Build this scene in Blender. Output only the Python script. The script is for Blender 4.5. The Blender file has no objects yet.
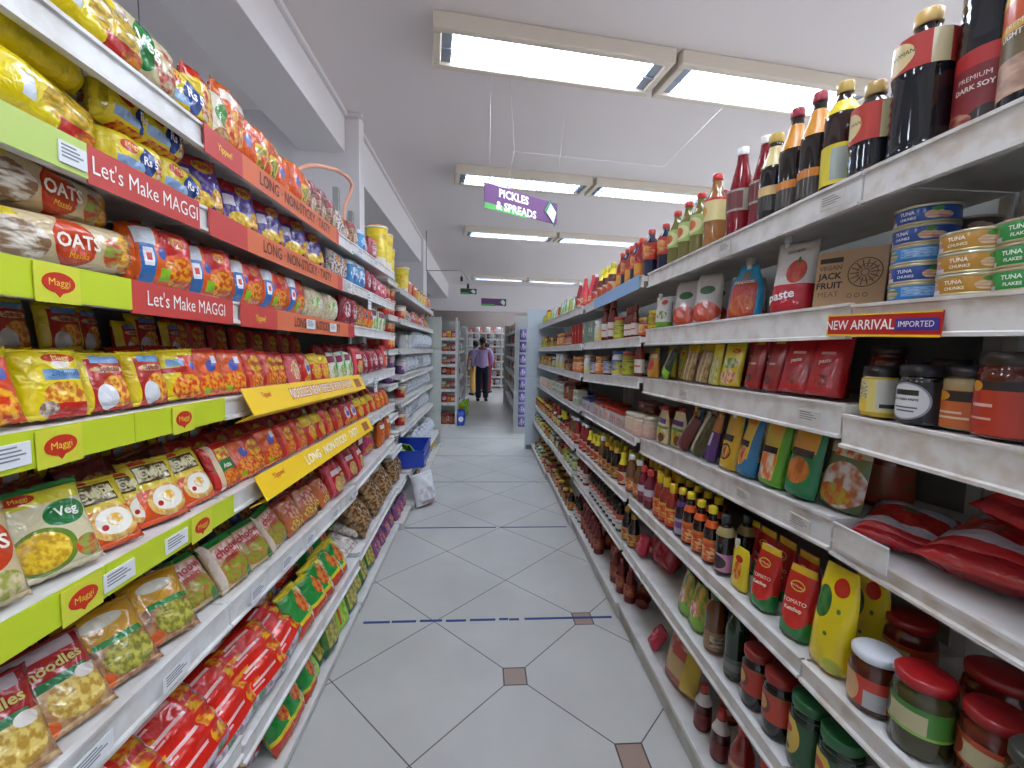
import bpy, bmesh, math, random
from math import sin, cos, pi, radians
from mathutils import Vector, Matrix, Euler
random.seed(7)
S = bpy.context.scene
COL = S.collection

# ------------------------------------------------------------------ materials
def rgb(h):
    o = []
    for i in (0, 2, 4):
        v = int(h[i:i+2], 16) / 255
        o.append(v / 12.92 if v <= .04045 else ((v + .055) / 1.055) ** 2.4)
    return (*o, 1)

MATS = {}
def mat(h, rough=.5, coat=0, metal=0, emit=0, bump=0, bscale=60, trans=0, dirt=None):
    key = (h, rough, coat, metal, emit, bump, bscale, trans, dirt)
    if key in MATS: return MATS[key]
    m = bpy.data.materials.new('surface_' + h); m.use_nodes = True
    N, L = m.node_tree.nodes, m.node_tree.links
    b = N['Principled BSDF']
    b.inputs['Base Color'].default_value = rgb(h)
    b.inputs['Roughness'].default_value = rough
    b.inputs['Metallic'].default_value = metal
    b.inputs['Coat Weight'].default_value = coat
    b.inputs['Coat Roughness'].default_value = .08
    if trans: b.inputs['Transmission Weight'].default_value = trans
    if emit:
        b.inputs['Emission Color'].default_value = rgb(h); b.inputs['Emission Strength'].default_value = emit
    if dirt or bump:
        tc = N.new('ShaderNodeTexCoord'); nz = N.new('ShaderNodeTexNoise')
        nz.inputs['Scale'].default_value = bscale; nz.inputs['Detail'].default_value = 4
        L.new(tc.outputs['Object'], nz.inputs['Vector'])
        if bump:
            bp = N.new('ShaderNodeBump'); bp.inputs['Strength'].default_value = bump; bp.inputs['Distance'].default_value = .01
            L.new(nz.outputs['Fac'], bp.inputs['Height']); L.new(bp.outputs['Normal'], b.inputs['Normal'])
        if dirt:
            r = N.new('ShaderNodeValToRGB')
            r.color_ramp.elements[0].position = .36; r.color_ramp.elements[0].color = rgb(dirt)
            r.color_ramp.elements[1].position = .56; r.color_ramp.elements[1].color = rgb(h)
            L.new(nz.outputs['Fac'], r.inputs['Fac']); L.new(r.outputs['Color'], b.inputs['Base Color'])
    MATS[key] = m
    return m

def art(key, base, layers=(), rough=.27, coat=.35, bump=.25, bscale=30):
    """printed wrapper: shapes laid over the front of a pack in its own UV frame (u across, v up)"""
    if key in MATS: return MATS[key]
    m = bpy.data.materials.new('print_' + key); m.use_nodes = True
    N, L = m.node_tree.nodes, m.node_tree.links
    b = N['Principled BSDF']
    b.inputs['Roughness'].default_value = rough; b.inputs['Coat Weight'].default_value = coat
    b.inputs['Coat Roughness'].default_value = .06
    uv = N.new('ShaderNodeUVMap'); sp = N.new('ShaderNodeSeparateXYZ'); L.new(uv.outputs[0], sp.inputs[0])
    def M(op, a, c=None, d=None):
        n = N.new('ShaderNodeMath'); n.operation = op
        for i, v in enumerate((a, c, d)):
            if v is None: continue
            if isinstance(v, (int, float)): n.inputs[i].default_value = v
            else: L.new(v, n.inputs[i])
        return n.outputs[0]
    def noise(scale, ca, cb, lo=.42, hi=.58):
        nz = N.new('ShaderNodeTexNoise'); nz.inputs['Scale'].default_value = scale; nz.inputs['Detail'].default_value = 2
        L.new(uv.outputs[0], nz.inputs['Vector'])
        r = N.new('ShaderNodeValToRGB'); r.color_ramp.elements[0].position = lo; r.color_ramp.elements[1].position = hi
        r.color_ramp.elements[0].color = rgb(ca); r.color_ramp.elements[1].color = rgb(cb)
        L.new(nz.outputs['Fac'], r.inputs['Fac']); return r.outputs['Color']
    cur = None
    if isinstance(base, tuple): cur = noise(base[2], base[0], base[1])
    else:
        rg = N.new('ShaderNodeRGB'); rg.outputs[0].default_value = rgb(base); cur = rg.outputs[0]
    for ly in layers:
        k, cu, cv, ru, rv = ly[:5]
        du = M('MULTIPLY', M('SUBTRACT', sp.outputs[0], cu), 1 / ru); dv = M('MULTIPLY', M('SUBTRACT', sp.outputs[1], cv), 1 / rv)
        if k[0] == 'd': du2 = M('ADD', du, dv); dv = M('SUBTRACT', dv, du); du = du2          # diamond
        if k[0] == 'e': f = M('LESS_THAN', M('ADD', M('MULTIPLY', du, du), M('MULTIPLY', dv, dv)), 1)
        else: f = M('LESS_THAN', M('MAXIMUM', M('ABSOLUTE', du), M('ABSOLUTE', dv)), 1)
        mx = N.new('ShaderNodeMix'); mx.data_type = 'RGBA'
        L.new(f, mx.inputs['Factor']); L.new(cur, mx.inputs[6])
        if len(k) > 1: L.new(noise(ly[7], ly[5], ly[6]), mx.inputs[7])
        else: mx.inputs[7].default_value = rgb(ly[5])
        cur = mx.outputs[2]
    L.new(cur, b.inputs['Base Color'])
    if bump:
        tc = N.new('ShaderNodeTexCoord'); nz = N.new('ShaderNodeTexNoise'); nz.inputs['Scale'].default_value = bscale
        nz.inputs['Detail'].default_value = 2; nz.inputs['Distortion'].default_value = .8
        L.new(tc.outputs['Object'], nz.inputs['Vector'])
        bp = N.new('ShaderNodeBump'); bp.inputs['Strength'].default_value = bump; bp.inputs['Distance'].default_value = .02
        L.new(nz.outputs['Fac'], bp.inputs['Height']); L.new(bp.outputs['Normal'], b.inputs['Normal'])
    MATS[key] = m
    return m

# ------------------------------------------------------------------ mesh helpers
def mesh(name, V, F, m, UV=None, smooth=True):
    me = bpy.data.meshes.new(name); me.from_pydata(V, [], F); me.materials.append(m)
    if UV:
        l = me.uv_layers.new(name='UVMap')
        l.data.foreach_set('uv', [c for lp in me.loops for c in UV[lp.vertex_index]])
    if smooth: me.polygons.foreach_set('use_smooth', [True] * len(me.polygons))
    me.update(); return me

def box_me(name, x0, x1, y0, y1, z0, z1, m, bevel=0, uv=False):
    bm = bmesh.new()
    bmesh.ops.create_cube(bm, size=1, matrix=Matrix.Translation(((x0+x1)/2, (y0+y1)/2, (z0+z1)/2)) @ Matrix.Diagonal((abs(x1-x0), abs(y1-y0), abs(z1-z0), 1)))
    if bevel: bmesh.ops.bevel(bm, geom=bm.edges[:], offset=bevel, segments=2, affect='EDGES', profile=.6)
    if uv:
        l = bm.loops.layers.uv.new('UVMap')
        for f in bm.faces:
            for lp in f.loops:
                c = lp.vert.co; lp[l].uv = ((c.x-x0)/(x1-x0), (c.z-z0)/(z1-z0)) if f.normal.y < .5 and abs(f.normal.x) < .7 else (.02, (c.z-z0)/(z1-z0))
    me = bpy.data.meshes.new(name); bm.to_mesh(me); bm.free(); me.materials.append(m); return me

def boxes_me(name, bs, m, bevel=0):
    bm = bmesh.new()
    for x0, x1, y0, y1, z0, z1 in bs:
        r = bmesh.ops.create_cube(bm, size=1, matrix=Matrix.Translation(((x0+x1)/2, (y0+y1)/2, (z0+z1)/2)) @ Matrix.Diagonal((abs(x1-x0), abs(y1-y0), abs(z1-z0), 1)))
    if bevel: bmesh.ops.bevel(bm, geom=bm.edges[:], offset=bevel, segments=1, affect='EDGES')
    me = bpy.data.meshes.new(name); bm.to_mesh(me); bm.free(); me.materials.append(m); return me

def prism_me(name, pts, y0, y1, m):
    """polygon in x/z pushed along y"""
    n = len(pts); V = [(x, y0, z) for x, z in pts] + [(x, y1, z) for x, z in pts]
    F = [tuple(range(n)), tuple(range(2*n-1, n-1, -1))] + [(i, i+n, (i+1) % n + n, (i+1) % n) for i in range(n)]
    me = mesh(name, V, F, m, smooth=False)
    bm = bmesh.new(); bm.from_mesh(me); bmesh.ops.recalc_face_normals(bm, faces=bm.faces[:]); bm.to_mesh(me); bm.free()
    return me

def tube_me(name, pts, r, m, n=8, closed=False):
    P = [Vector(p) for p in pts]; V, F = [], []
    k = len(P)
    for i, p in enumerate(P):
        d = (P[min(i+1, k-1)] - P[max(i-1, 0)]).normalized()
        a = d.cross(Vector((0, 0, 1)) if abs(d.z) < .9 else Vector((1, 0, 0))).normalized(); b = d.cross(a)
        for j in range(n): V.append(tuple(p + (a*cos(2*pi*j/n) + b*sin(2*pi*j/n)) * (r[i] if isinstance(r, list) else r)))
    for i in range(k-1):
        for j in range(n): F.append((i*n+j, i*n+(j+1) % n, (i+1)*n+(j+1) % n, (i+1)*n+j))
    F += [tuple(range(n-1, -1, -1)), tuple(range((k-1)*n, k*n))]
    return mesh(name, V, F, m)

def lathe_me(name, prof, m, n=20, vz=None, capped=True, wob=0):
    """profile of (radius, z); front of the UV frame (u = .5) faces -y"""
    V, F, UV = [], [], []
    z0, z1 = vz or (prof[0][1], prof[-1][1])
    for r, z in prof:
        for j in range(n+1):
            a = 2*pi*j/n
            rr = r * (1 + wob*cos(a*n/4))
            V.append((-rr*sin(a), rr*cos(a), z)); UV.append((j/n, (z-z0)/(z1-z0) if z1 > z0 else 0))
    k = n+1
    for i in range(len(prof)-1):
        for j in range(n): F.append((i*k+j, i*k+j+1, (i+1)*k+j+1, (i+1)*k+j))
    if capped:
        F.append(tuple(range(n-1, -1, -1))); F.append(tuple((len(prof)-1)*k + j for j in range(n)))
    me = mesh(name, V, F, m, UV)
    return me

# front half depth of a pillow pack at (u, v), in metres; f = flow pack (seals at its ends)
def puff(u, v, t, flow, p=3.2):
    a, b = abs(2*u-1), abs(2*v-1)
    if flow: a, b = b, a
    return t/2 * max(0, 1-a**p)**.55 * max(0, 1-b**(p+1.2))**.6

def pillow(w, h, t, m, flow=False, seed=0, nx=12, nz=12, lobes=0, sealcol=None, wr=.07):
    """body and two crimped seals of a pillow pack standing on its lower edge"""
    R = random.Random(seed); ph = [R.uniform(0, 6) for _ in range(6)]
    def P(u, v, s):
        y = puff(u, v, t, flow)
        if lobes: y *= .78 + .22*abs(sin(pi*lobes*(u if not flow else v)))
        y *= 1 + wr*sin(9*u+ph[0]+4*v)*sin(7*v+ph[1]) + wr*.7*sin(17*u+ph[2])*sin(13*v+ph[3])
        x = (u-.5)*w; z = v*h
        a = (2*v-1) if not flow else (2*u-1)
        if not flow: x *= 1 - .05*(1-a*a) + .012*sin(11*v+ph[4])
        else: z = h/2 + (z-h/2)*(1 - .06*(1-a*a)*0 + .012*sin(11*u+ph[5]) - .16*max(0, abs(a)-.72)/.28)
        return (x, s*y, z)
    sl = .07
    out = []
    def grid(u0, u1, v0, v1, nu, nv, name, mm, zig=0):
        V, F, UV = [], [], []
        for s in (-1, 1):
            for j in range(nv+1):
                for i in range(nu+1):
                    u = u0+(u1-u0)*i/nu; v = v0+(v1-v0)*j/nv
                    p = list(P(u, v, s)); p[1] += s*.0006
                    if zig:
                        q = .0022*(i % 2 if not flow else j % 2)
                        if not flow and (j == (nv if v1 > .9 else 0)): p[2] += q*(-1 if v1 > .9 else 1)
                        if flow and (i == (nu if u1 > .9 else 0)): p[0] += q*(-1 if u1 > .9 else 1)
                    V.append(p); UV.append((u if s < 0 else 1-u, v))
        k = (nu+1)*(nv+1)
        for j in range(nv):
            for i in range(nu):
                a = j*(nu+1)+i
                F.append((a, a+1, a+nu+2, a+nu+1)); F.append((k+a, k+a+nu+1, k+a+nu+2, k+a+1))
        for i in range(nu):
            F.append((i, k+i, k+i+1, i+1)); a = nv*(nu+1)+i; F.append((a, a+1, k+a+1, k+a))
        for j in range(nv):
            a = j*(nu+1); F.append((a, a+nu+1, k+a+nu+1, k+a)); a += nu; F.append((a, k+a, k+a+nu+1, a+nu+1))
        out.append((name, mesh(name, V, F, mm, UV)))
    sm = sealcol or m
    if flow:
        grid(sl, 1-sl, 0, 1, nx, nz, 'wrapper', m); grid(0, sl, 0, 1, 1, 14, 'end_seal', sm, 1); grid(1-sl, 1, 0, 1, 1, 14, 'end_seal', sm, 1)
    else:
        grid(0, 1, sl, 1-sl, nx, nz, 'wrapper', m); grid(0, 1, 0, sl, 14, 1, 'bottom_seal', sm, 1); grid(0, 1, 1-sl, 1, 14, 1, 'top_seal', sm, 1)
    return out, lambda u, v: (-puff(u, v, t, flow)-.0022)

def pillow1(w, h, t, m, **k):
    """the same pack as one mesh, for packs that show only a few pixels"""
    parts, f = pillow(w, h, t, m, nx=6, nz=6, **k)
    bm = bmesh.new()
    for _, me in parts: bm.from_mesh(me)
    for _, me in parts: bpy.data.meshes.remove(me)
    bmesh.ops.remove_doubles(bm, verts=bm.verts[:], dist=.0004)
    me = bpy.data.meshes.new('wrapper'); bm.to_mesh(me); bm.free(); me.materials.append(m)
    me.polygons.foreach_set('use_smooth', [True]*len(me.polygons))
    return [(None, me)], f

def doy(w, h, t, m, wid=None, seed=0, tail=.0):
    """stand-up pouch: a wide gusset at the foot, flat welded top; wid = width along v"""
    R = random.Random(seed); ph = [R.uniform(0, 6) for _ in range(4)]
    wid = wid or [(0, .94), (.12, 1), (.8, .98), (1, .96)]
    def W(v):
        for (a, x), (b, y) in zip(wid, wid[1:]):
            if v <= b: return x+(y-x)*(v-a)/(b-a)
        return wid[-1][1]
    def D(u, v):
        a = abs(2*u-1)
        return t/2*max(0, 1-a**2.6)**.6*(max(0, 1-(v/.95)**1.8)**.8)*(.86+.14*min(1, v/.1))*(1+.09*sin(8*u+ph[0]+5*v)*sin(6*v+ph[1]))+.0006
    nu, nv = 12, 14; V, F, UV = [], [], []
    for s in (-1, 1):
        for j in range(nv+1):
            for i in range(nu+1):
                u, v = i/nu, j/nv; a = 2*u-1
                V.append((a*w/2*W(v), s*D(u, v), v*h + (.06*h*a*a*(1-v)**6 if tail else 0))); UV.append((u if s < 0 else 1-u, v))
    k = (nu+1)*(nv+1)
    for j in range(nv):
        for i in range(nu):
            a = j*(nu+1)+i; F += [(a, a+1, a+nu+2, a+nu+1), (k+a, k+a+nu+1, k+a+nu+2, k+a+1)]
        a = j*(nu+1); F.append((a, a+nu+1, k+a+nu+1, k+a)); a += nu; F.append((a, k+a, k+a+nu+1, a+nu+1))
    for i in range(nu):
        F.append((i, k+i, k+i+1, i+1)); a = nv*(nu+1)+i; F.append((a, a+1, k+a+1, k+a))
    return [('pouch_body', mesh('pouch_body', V, F, m, UV))], lambda u, v: -D(u, v)-.0018

TXT = {}
def text_data(s, size, bold=.0, spread=1):
    if 'M' in s: bold = 0
    k = (s, bold, spread)
    if k not in TXT:
        cu = bpy.data.curves.new('lettering', 'FONT'); cu.body = s; cu.size = 1; cu.align_x = 'CENTER'; cu.align_y = 'CENTER'
        cu.offset = bold; cu.space_character = spread; cu.resolution_u = 2
        o = bpy.data.objects.new('lettering', cu); COL.objects.link(o)
        dg = bpy.context.evaluated_depsgraph_get(); me = o.evaluated_get(dg).to_mesh()
        TXT[k] = ([tuple(v.co) for v in me.vertices], [tuple(p.vertices) for p in me.polygons])
        bpy.data.objects.remove(o)
    V, F = TXT[k]
    return [(x*size, y*size) for x, y, _ in V], F

def text_me(s, size, m, place, bold=.02, slant=0, rot=0, spread=1, sx=1):
    """lettering whose points go through place(x, z) -> (x, y, z)"""
    P, F = text_data(s, size, bold, spread)
    c, n = cos(rot), sin(rot)
    V = [place(*(lambda X: (X*c-z*n, X*n+z*c))((x+slant*z)*sx)) for x, z in P]
    return mesh('lettering', V, F, m, smooth=False)

# ------------------------------------------------------------------ objects
def link(name, me, parent=None):
    o = bpy.data.objects.new(name, me); COL.objects.link(o)
    if parent: o.parent = parent
    return o

def thing(name, label, cat, loc=(0, 0, 0), rot=(0, 0, 0), group=None, me=None):
    o = bpy.data.objects.new(name, me); COL.objects.link(o)
    o.location = loc; o.rotation_euler = rot; o['label'] = label; o['category'] = cat
    if group: o['group'] = group
    return o

def struct(name, me):
    o = link(name, me); o['kind'] = 'structure'; return o

ORD = ('first second third fourth fifth sixth seventh eighth ninth tenth eleventh twelfth thirteenth fourteenth fifteenth sixteenth seventeenth eighteenth nineteenth twentieth '
       'twenty-first twenty-second twenty-third twenty-fourth twenty-fifth twenty-sixth twenty-seventh twenty-eighth twenty-ninth thirtieth thirty-first thirty-second thirty-third thirty-fourth '
       'thirty-fifth thirty-sixth thirty-seventh thirty-eighth thirty-ninth fortieth forty-first forty-second forty-third forty-fourth forty-fifth').split()

# a kind of product: its parts as meshes in one local frame (front -y, foot at z = 0)
KINDS = {}
class Kind:
    def __init__(s, name, cat, look, parts, lean=0, far=False):
        s.name, s.cat, s.look, s.parts, s.lean, s.soft = name, cat, look, parts, lean, False
        P = [tuple(v.co) for p in parts for v in p[1].vertices]
        s.pts = [Vector(p) for p in (P if len(P) < 500 else P[::3])]
        s.h = max(p[2] for p in P); s.w = max(p[0] for p in P)-min(p[0] for p in P); s.t = max(p[1] for p in P)-min(p[1] for p in P)
    def make(s, x, y, z, rz, rx=0, ry=0, sc=1, label='', group=None):
        E = Euler((rx, ry, rz)); Mx = E.to_matrix()
        low = min((Mx @ p).z for p in s.pts)*sc
        if len(s.parts) == 1 and s.parts[0][0] is None: r = bpy.data.objects.new(s.name, s.parts[0][1])
        else: r = bpy.data.objects.new(s.name, None); r.empty_display_size = .02
        COL.objects.link(r)
        r.location = (x, y, z-low+.0008); r.rotation_euler = E; r.scale = (sc, sc, sc)
        r['label'] = label; r['category'] = s.cat
        if group: r['group'] = group
        if r.data is None:
            made = {}
            for p in s.parts:
                c = bpy.data.objects.new(p[0], p[1]); COL.objects.link(c)
                c.parent = made[p[2]] if len(p) > 2 and p[2] else r
                if len(p) > 3: c['label'] = p[3]
                made[p[0]] = c
        return r
def K(code, name, cat, look, parts, **k): KINDS[code] = Kind(name, cat, look, parts, **k)

# ------------------------------------------------------------------ camera, light, shell
cd = bpy.data.cameras.new('camera'); cam = bpy.data.objects.new('camera', cd); COL.objects.link(cam); S.camera = cam
cd.sensor_width = 36; cd.lens = 434.46*36/1024; cd.clip_start = .05
def basis(p, y, r):
    fw = Vector((sin(y)*cos(p), cos(y)*cos(p), -sin(p))); rt = Vector((cos(y), -sin(y), 0)); up = rt.cross(fw)
    return cos(r)*rt+sin(r)*up, -sin(r)*rt+cos(r)*up, fw
rt, up, fw = basis(.0878516, .0681784, .0206306)
cam.matrix_world = Matrix(((rt.x, up.x, -fw.x, 0), (rt.y, up.y, -fw.y, 0), (rt.z, up.z, -fw.z, 1.5), (0, 0, 0, 1)))
w = bpy.data.worlds.new('World'); S.world = w; w.use_nodes = True
w.node_tree.nodes['Background'].inputs[0].default_value = (.93, .95, 1, 1); w.node_tree.nodes['Background'].inputs[1].default_value = 2.8
S.view_settings.view_transform = 'Standard'; S.view_settings.look = 'None'; S.view_settings.exposure = 0.1; S.view_settings.gamma = 1
S.view_settings.use_curve_mapping = False
S.cycles.max_bounces = 8; S.cycles.diffuse_bounces = 4; S.cycles.caustics_reflective = False; S.cycles.caustics_refractive = False
S.cycles.sample_clamp_indirect = 6

# floor: pale tiles laid diagonally, with straight joints further down the aisle
def floor_mat():
    m = bpy.data.materials.new('floor_tiles'); m.use_nodes = True
    N, L = m.node_tree.nodes, m.node_tree.links; b = N['Principled BSDF']
    tc = N.new('ShaderNodeTexCoord'); sp = N.new('ShaderNodeSeparateXYZ'); L.new(tc.outputs['Object'], sp.inputs[0])
    def M(op, a, c=None, d=None):
        n = N.new('ShaderNodeMath'); n.operation = op
        for i, v in enumerate((a, c, d)):
            if v is None: continue
            if isinstance(v, (int, float)): n.inputs[i].default_value = v
            else: L.new(v, n.inputs[i])
        return n.outputs[0]
    h = .4067
    X = M('DIVIDE', M('SUBTRACT', sp.outputs[0], .1666), h); Y = M('DIVIDE', M('SUBTRACT', sp.outputs[1], 1.849), h)
    def line(e, wd): return M('LESS_THAN', M('ABSOLUTE', M('SUBTRACT', M('FRACT', M('ADD', M('DIVIDE', e, 2), 100.5)), .5)), wd)
    diag = M('MAXIMUM', line(M('ADD', X, Y), .0045), line(M('SUBTRACT', X, Y), .0045))
    far = M('GREATER_THAN', sp.outputs[1], 6.9)
    st = M('MULTIPLY', M('LESS_THAN', M('ABSOLUTE', M('SUBTRACT', M('FRACT', M('ADD', M('DIVIDE', M('SUBTRACT', sp.outputs[1], 4.68), 1.13), 10.5)), .5)), .008), M('GREATER_THAN', sp.outputs[1], 4.3))
    diag = M('MULTIPLY', diag, M('SUBTRACT', 1, far))
    grout = M('MAXIMUM', diag, st)
    dot = edge = None
    for i, j in ((0, 0), (1, 1), (1, -1)):
        d = M('MAXIMUM', M('ABSOLUTE', M('SUBTRACT', X, i)), M('ABSOLUTE', M('SUBTRACT', Y, j)))
        a = M('LESS_THAN', d, .12); e = M('LESS_THAN', M('ABSOLUTE', M('SUBTRACT', d, .126)), .008)
        dot = a if dot is None else M('MAXIMUM', dot, a); edge = e if edge is None else M('MAXIMUM', edge, e)
    nz = N.new('ShaderNodeTexNoise'); nz.inputs['Scale'].default_value = 2.2; nz.inputs['Detail'].default_value = 6
    L.new(tc.outputs['Object'], nz.inputs['Vector'])
    r = N.new('ShaderNodeValToRGB'); r.color_ramp.elements[0].position = .3; r.color_ramp.elements[1].position = .7
    r.color_ramp.elements[0].color = rgb('b4b4b0'); r.color_ramp.elements[1].color = rgb('c2c2be'); L.new(nz.outputs['Fac'], r.inputs['Fac'])
    def mix(f, a, hexv):
        x = N.new('ShaderNodeMix'); x.data_type = 'RGBA'; L.new(f, x.inputs['Factor']); L.new(a, x.inputs[6]); x.inputs[7].default_value = rgb(hexv); return x.outputs[2]
    c = mix(grout, r.outputs['Color'], '5d5a58'); c = mix(dot, c, '9c8478'); c = mix(edge, c, '4c4442')
    L.new(c, b.inputs['Base Color']); b.inputs['Roughness'].default_value = .33
    b.inputs['Specular IOR Level'].default_value = .35
    return m
struct('floor', box_me('floor', -5, 6, -3.5, 18, -.1, 0, floor_mat()))
CEIL = 3.4
wallm = mat('dedada', .8); ceilm = mat('e6dfdf', .85, bump=.05, bscale=3); beamm = mat('e2dfe2', .8)
struct('ceiling', box_me('ceiling', -5, 6, -3.5, 18, CEIL, CEIL+.1, ceilm))
struct('wall_left', box_me('wall_left', -5.1, -5, -3.5, 18, 0, CEIL, wallm))
struct('wall_right', boxes_me('wall_right', [(6, 6.1, -3.5, 18, 0, .9), (6, 6.1, -3.5, 18, 3.25, CEIL)]+[(6, 6.1, y-.1, y+.1, .9, 3.25) for y in (-3.4, -.2, 3, 6.2, 9.4, 12.6, 15.8, 17.9)], wallm))
for i, y in enumerate((-1.8, 1.4, 4.6, 7.8, 11)):  # unseen windows, added so outside light brightens the ceiling and beam
    f = struct(f'added_window_{i+1}', boxes_me('added_window_frame', [(6.02, 6.08, y-1.5, y-1.44, .9, 3.25), (6.02, 6.08, y+1.44, y+1.5, .9, 3.25), (6.02, 6.08, y-1.44, y+1.44, .9, .96), (6.02, 6.08, y-1.44, y+1.44, 3.19, 3.25), (6.03, 6.07, y-.03, y+.03, .96, 3.19)], mat('d8d8d8', .4)))
    q = bpy.data.lights.new('added_daylight', 'AREA'); q.shape = 'RECTANGLE'; q.size = 2.3; q.size_y = 2.85; q.cycles.is_portal = True
    lo = bpy.data.objects.new('added_daylight', q); COL.objects.link(lo); lo.location = (6.12, y, 2.07); lo.rotation_euler = (0, radians(90), 0)
struct('wall_back', box_me('wall_back', -5, 6, -3.6, -3.5, 0, CEIL, wallm))
struct('wall_far', box_me('wall_far', -5, 6, 16.0, 16.1, 0, CEIL, mat('8f8683', .8)))
struct('beam_far', box_me('beam_far', -5, 6, 14.0, 14.25, 2.58, CEIL, beamm))
# the long beam over the noodle rack, its cornice, the column and the second beam behind it
bl = struct('beam_left', box_me('beam_left', -1.56, -1.18, -3.5, 3.9, 3.09, CEIL, beamm, .004))
bf = struct('beam_left', box_me('beam_left', -1.56, -1.14, 4.05, 8.13, 2.97, CEIL, beamm, .004))
struct('trim_1', box_me('trim_1', -1.18, -1.145, -3.5, 3.86, CEIL-.035, CEIL, beamm, .008))
struct('trim_2', box_me('trim_2', -1.14, -1.105, 4.05, 8.13, CEIL-.03, CEIL, beamm, .008))
struct('trim_3', box_me('trim_3', -1.18, -1.03, 3.86, 3.9, CEIL-.035, CEIL, beamm, .008))
struct('column_left', box_me('column_left', -1.62, -1.065, 3.9, 4.05, 0, CEIL, beamm, .004))
struct('beam_cross', box_me('beam_cross', -5, -1.18, 3.92, 4.12, 2.5, CEIL, beamm))
struct('column_far', box_me('column_far', -1.7, -1.1, 8.13, 8.6, 0, CEIL, beamm))
struct('beam_side', box_me('beam_side', -1.6, -1.12, 8.6, 14, 2.95, CEIL, beamm))

# blue tape lines across the aisle
tp = mat('27407c', .7)
TAPE = [(-.62, -.48), (-.47, -.34), (-.32, -.2), (-.18, -.07), (-.05, .09), (.11, .16), (.165, .22), (.25, .74)]
for i, (a, b) in enumerate(TAPE):
    thing('floor_tape', f'strip of dark blue tape across the nearest tape line, {ORD[i]} dash from the noodle rack', 'tape', ((a+b)/2, 2.26+.002*(i % 3), .0006), group='dashes of the nearest tape line',
          me=box_me('floor_tape', (a-b)/2, (b-a)/2, -.009, .009, 0, .001, tp))
for i, (a, b) in enumerate([(-.62, .13), (.16, .72)]):
    thing('floor_tape', f'thin dark tape along the second line, {("beside the noodle rack", "beside the sauce rack")[i]}', 'tape', ((a+b)/2, 3.476, .0006), group='strips of the second tape line',
          me=box_me('floor_tape', (a-b)/2, (b-a)/2, -.008, .008, 0, .001, tp))

# ------------------------------------------------------------------ ceiling lights
hous = mat('d9cfc0', .5); glow = mat('e4eeff', .4, emit=24.0); grey = mat('8f99a6', .35, metal=.3); louv = mat('c7d4e2', .25, metal=.6)
HW, HD, HH = 1.52, .40, .09
bs = []
fr = boxes_me('housing', [(-HW/2, HW/2, -HD/2, -HD/2+.055, -HH, 0), (-HW/2, HW/2, HD/2-.055, HD/2, -HH, 0), (-HW/2, -HW/2+.05, -HD/2+.055, HD/2-.055, -HH, 0), (HW/2-.05, HW/2, -HD/2+.055, HD/2-.055, -HH, 0), (-HW/2+.05, HW/2-.05, -HD/2+.055, HD/2-.055, -.02, 0)], hous, .006)
lens = box_me('diffuser', -HW/2+.12, HW/2-.12, -HD/2+.058, HD/2-.058, -HH+.022, -HH+.03, glow)
lens.materials[0] = glow
ends = [box_me('end_reflector', s*(HW/2-.052)-.03*(s > 0)*2.1, s*(HW/2-.052)+.03*(s < 0)*2.1, -HD/2+.058, HD/2-.058, -HH+.018, -HH+.032, grey) for s in (-1, 1)]
div = box_me('divider', -HW/2+.052, HW/2-.052, -.006, .006, -HH+.006, -HH+.022, grey)
glow2 = mat('e0ecff', .4, emit=46.0)
lens2 = box_me('diffuser', -HW/2+.06, HW/2-.06, -HD/2+.058, HD/2-.058, -HH+.060, -HH+.067, glow2)
lv = boxes_me('louvre', [(x-.003, x+.003, -HD/2+.058, HD/2-.058, -HH+.004, -HH+.058) for x in [(-HW/2+.085+.058*i) for i in range(24)]]+[(-HW/2+.06, HW/2-.06, y-.003, y+.003, -HH+.004, -HH+.058) for y in (-.08, 0, .08)], louv)
ROWS_Y = [-1.3, .65, 2.96, 5.07, 7.45, 9.85, 12.3]
for ri, y in enumerate(ROWS_Y):  # rows behind the camera and outer columns: unseen, added to even the light
    for ci, x in enumerate((-3.3, .42, 1.97, 3.9)):
        if ri == 5 and ci < 3: continue
        yy = y+(x-.42)*.118
        where = ('added beyond the beam', 'first pair member over the aisle', 'over the sauce rack', 'added beyond the sauce rack')[ci]
        o = thing('ceiling_light', f'twin fluorescent ceiling light in beige housing, {ORD[ri]} row, {where}', 'ceiling light', (x, yy, CEIL), (0, 0, .118), 'fluorescent ceiling lights')
        link('housing', fr, o); link('diffuser', lens if ri < 3 else lens2, o); link('divider', div, o)
        for e in ends: link('end_reflector', e, o)
        if ri > 2: link('louvre', lv, o)
thing('ceiling_light', 'single bright tube light in the room beyond the far beam', 'ceiling light', (.9, 15.0, 2.78), (0, 0, 0), None, box_me('ceiling_light', -.75, .75, -.06, .06, 0, .05, mat('f2f6ff', .4, emit=20.0), .01))

# ------------------------------------------------------------------ racks
white = mat('d8d8d5', .45, dirt='cbc8c3', bscale=9); rail_m = mat('e0e0de', .4, dirt='cdcac4', bscale=14); back_m = mat('8b8d88', .7); base_m = mat('c6c6c2', .5, dirt='a9a59c', bscale=7)
worn = mat('dcdad6', .45, dirt='cbc2b6', bscale=21)
def sweep(name, prof, ya, za, yb, zb, m, y0):
    n = len(prof)
    V = [(x, ya-y0, z+za) for x, z in prof] + [(x, yb-y0, z+zb) for x, z in prof]
    F = [tuple(range(n)), tuple(range(2*n-1, n-1, -1))] + [(i, i+n, (i+1) % n + n, (i+1) % n) for i in range(n)]
    me = mesh(name, V, F, m, smooth=False)
    bm = bmesh.new(); bm.from_mesh(me); bmesh.ops.recalc_face_normals(bm, faces=bm.faces[:]); bm.to_mesh(me); bm.free(); return me
SH = {}      # shelf key -> list of (y0, y1, x, z0, z1)
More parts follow.
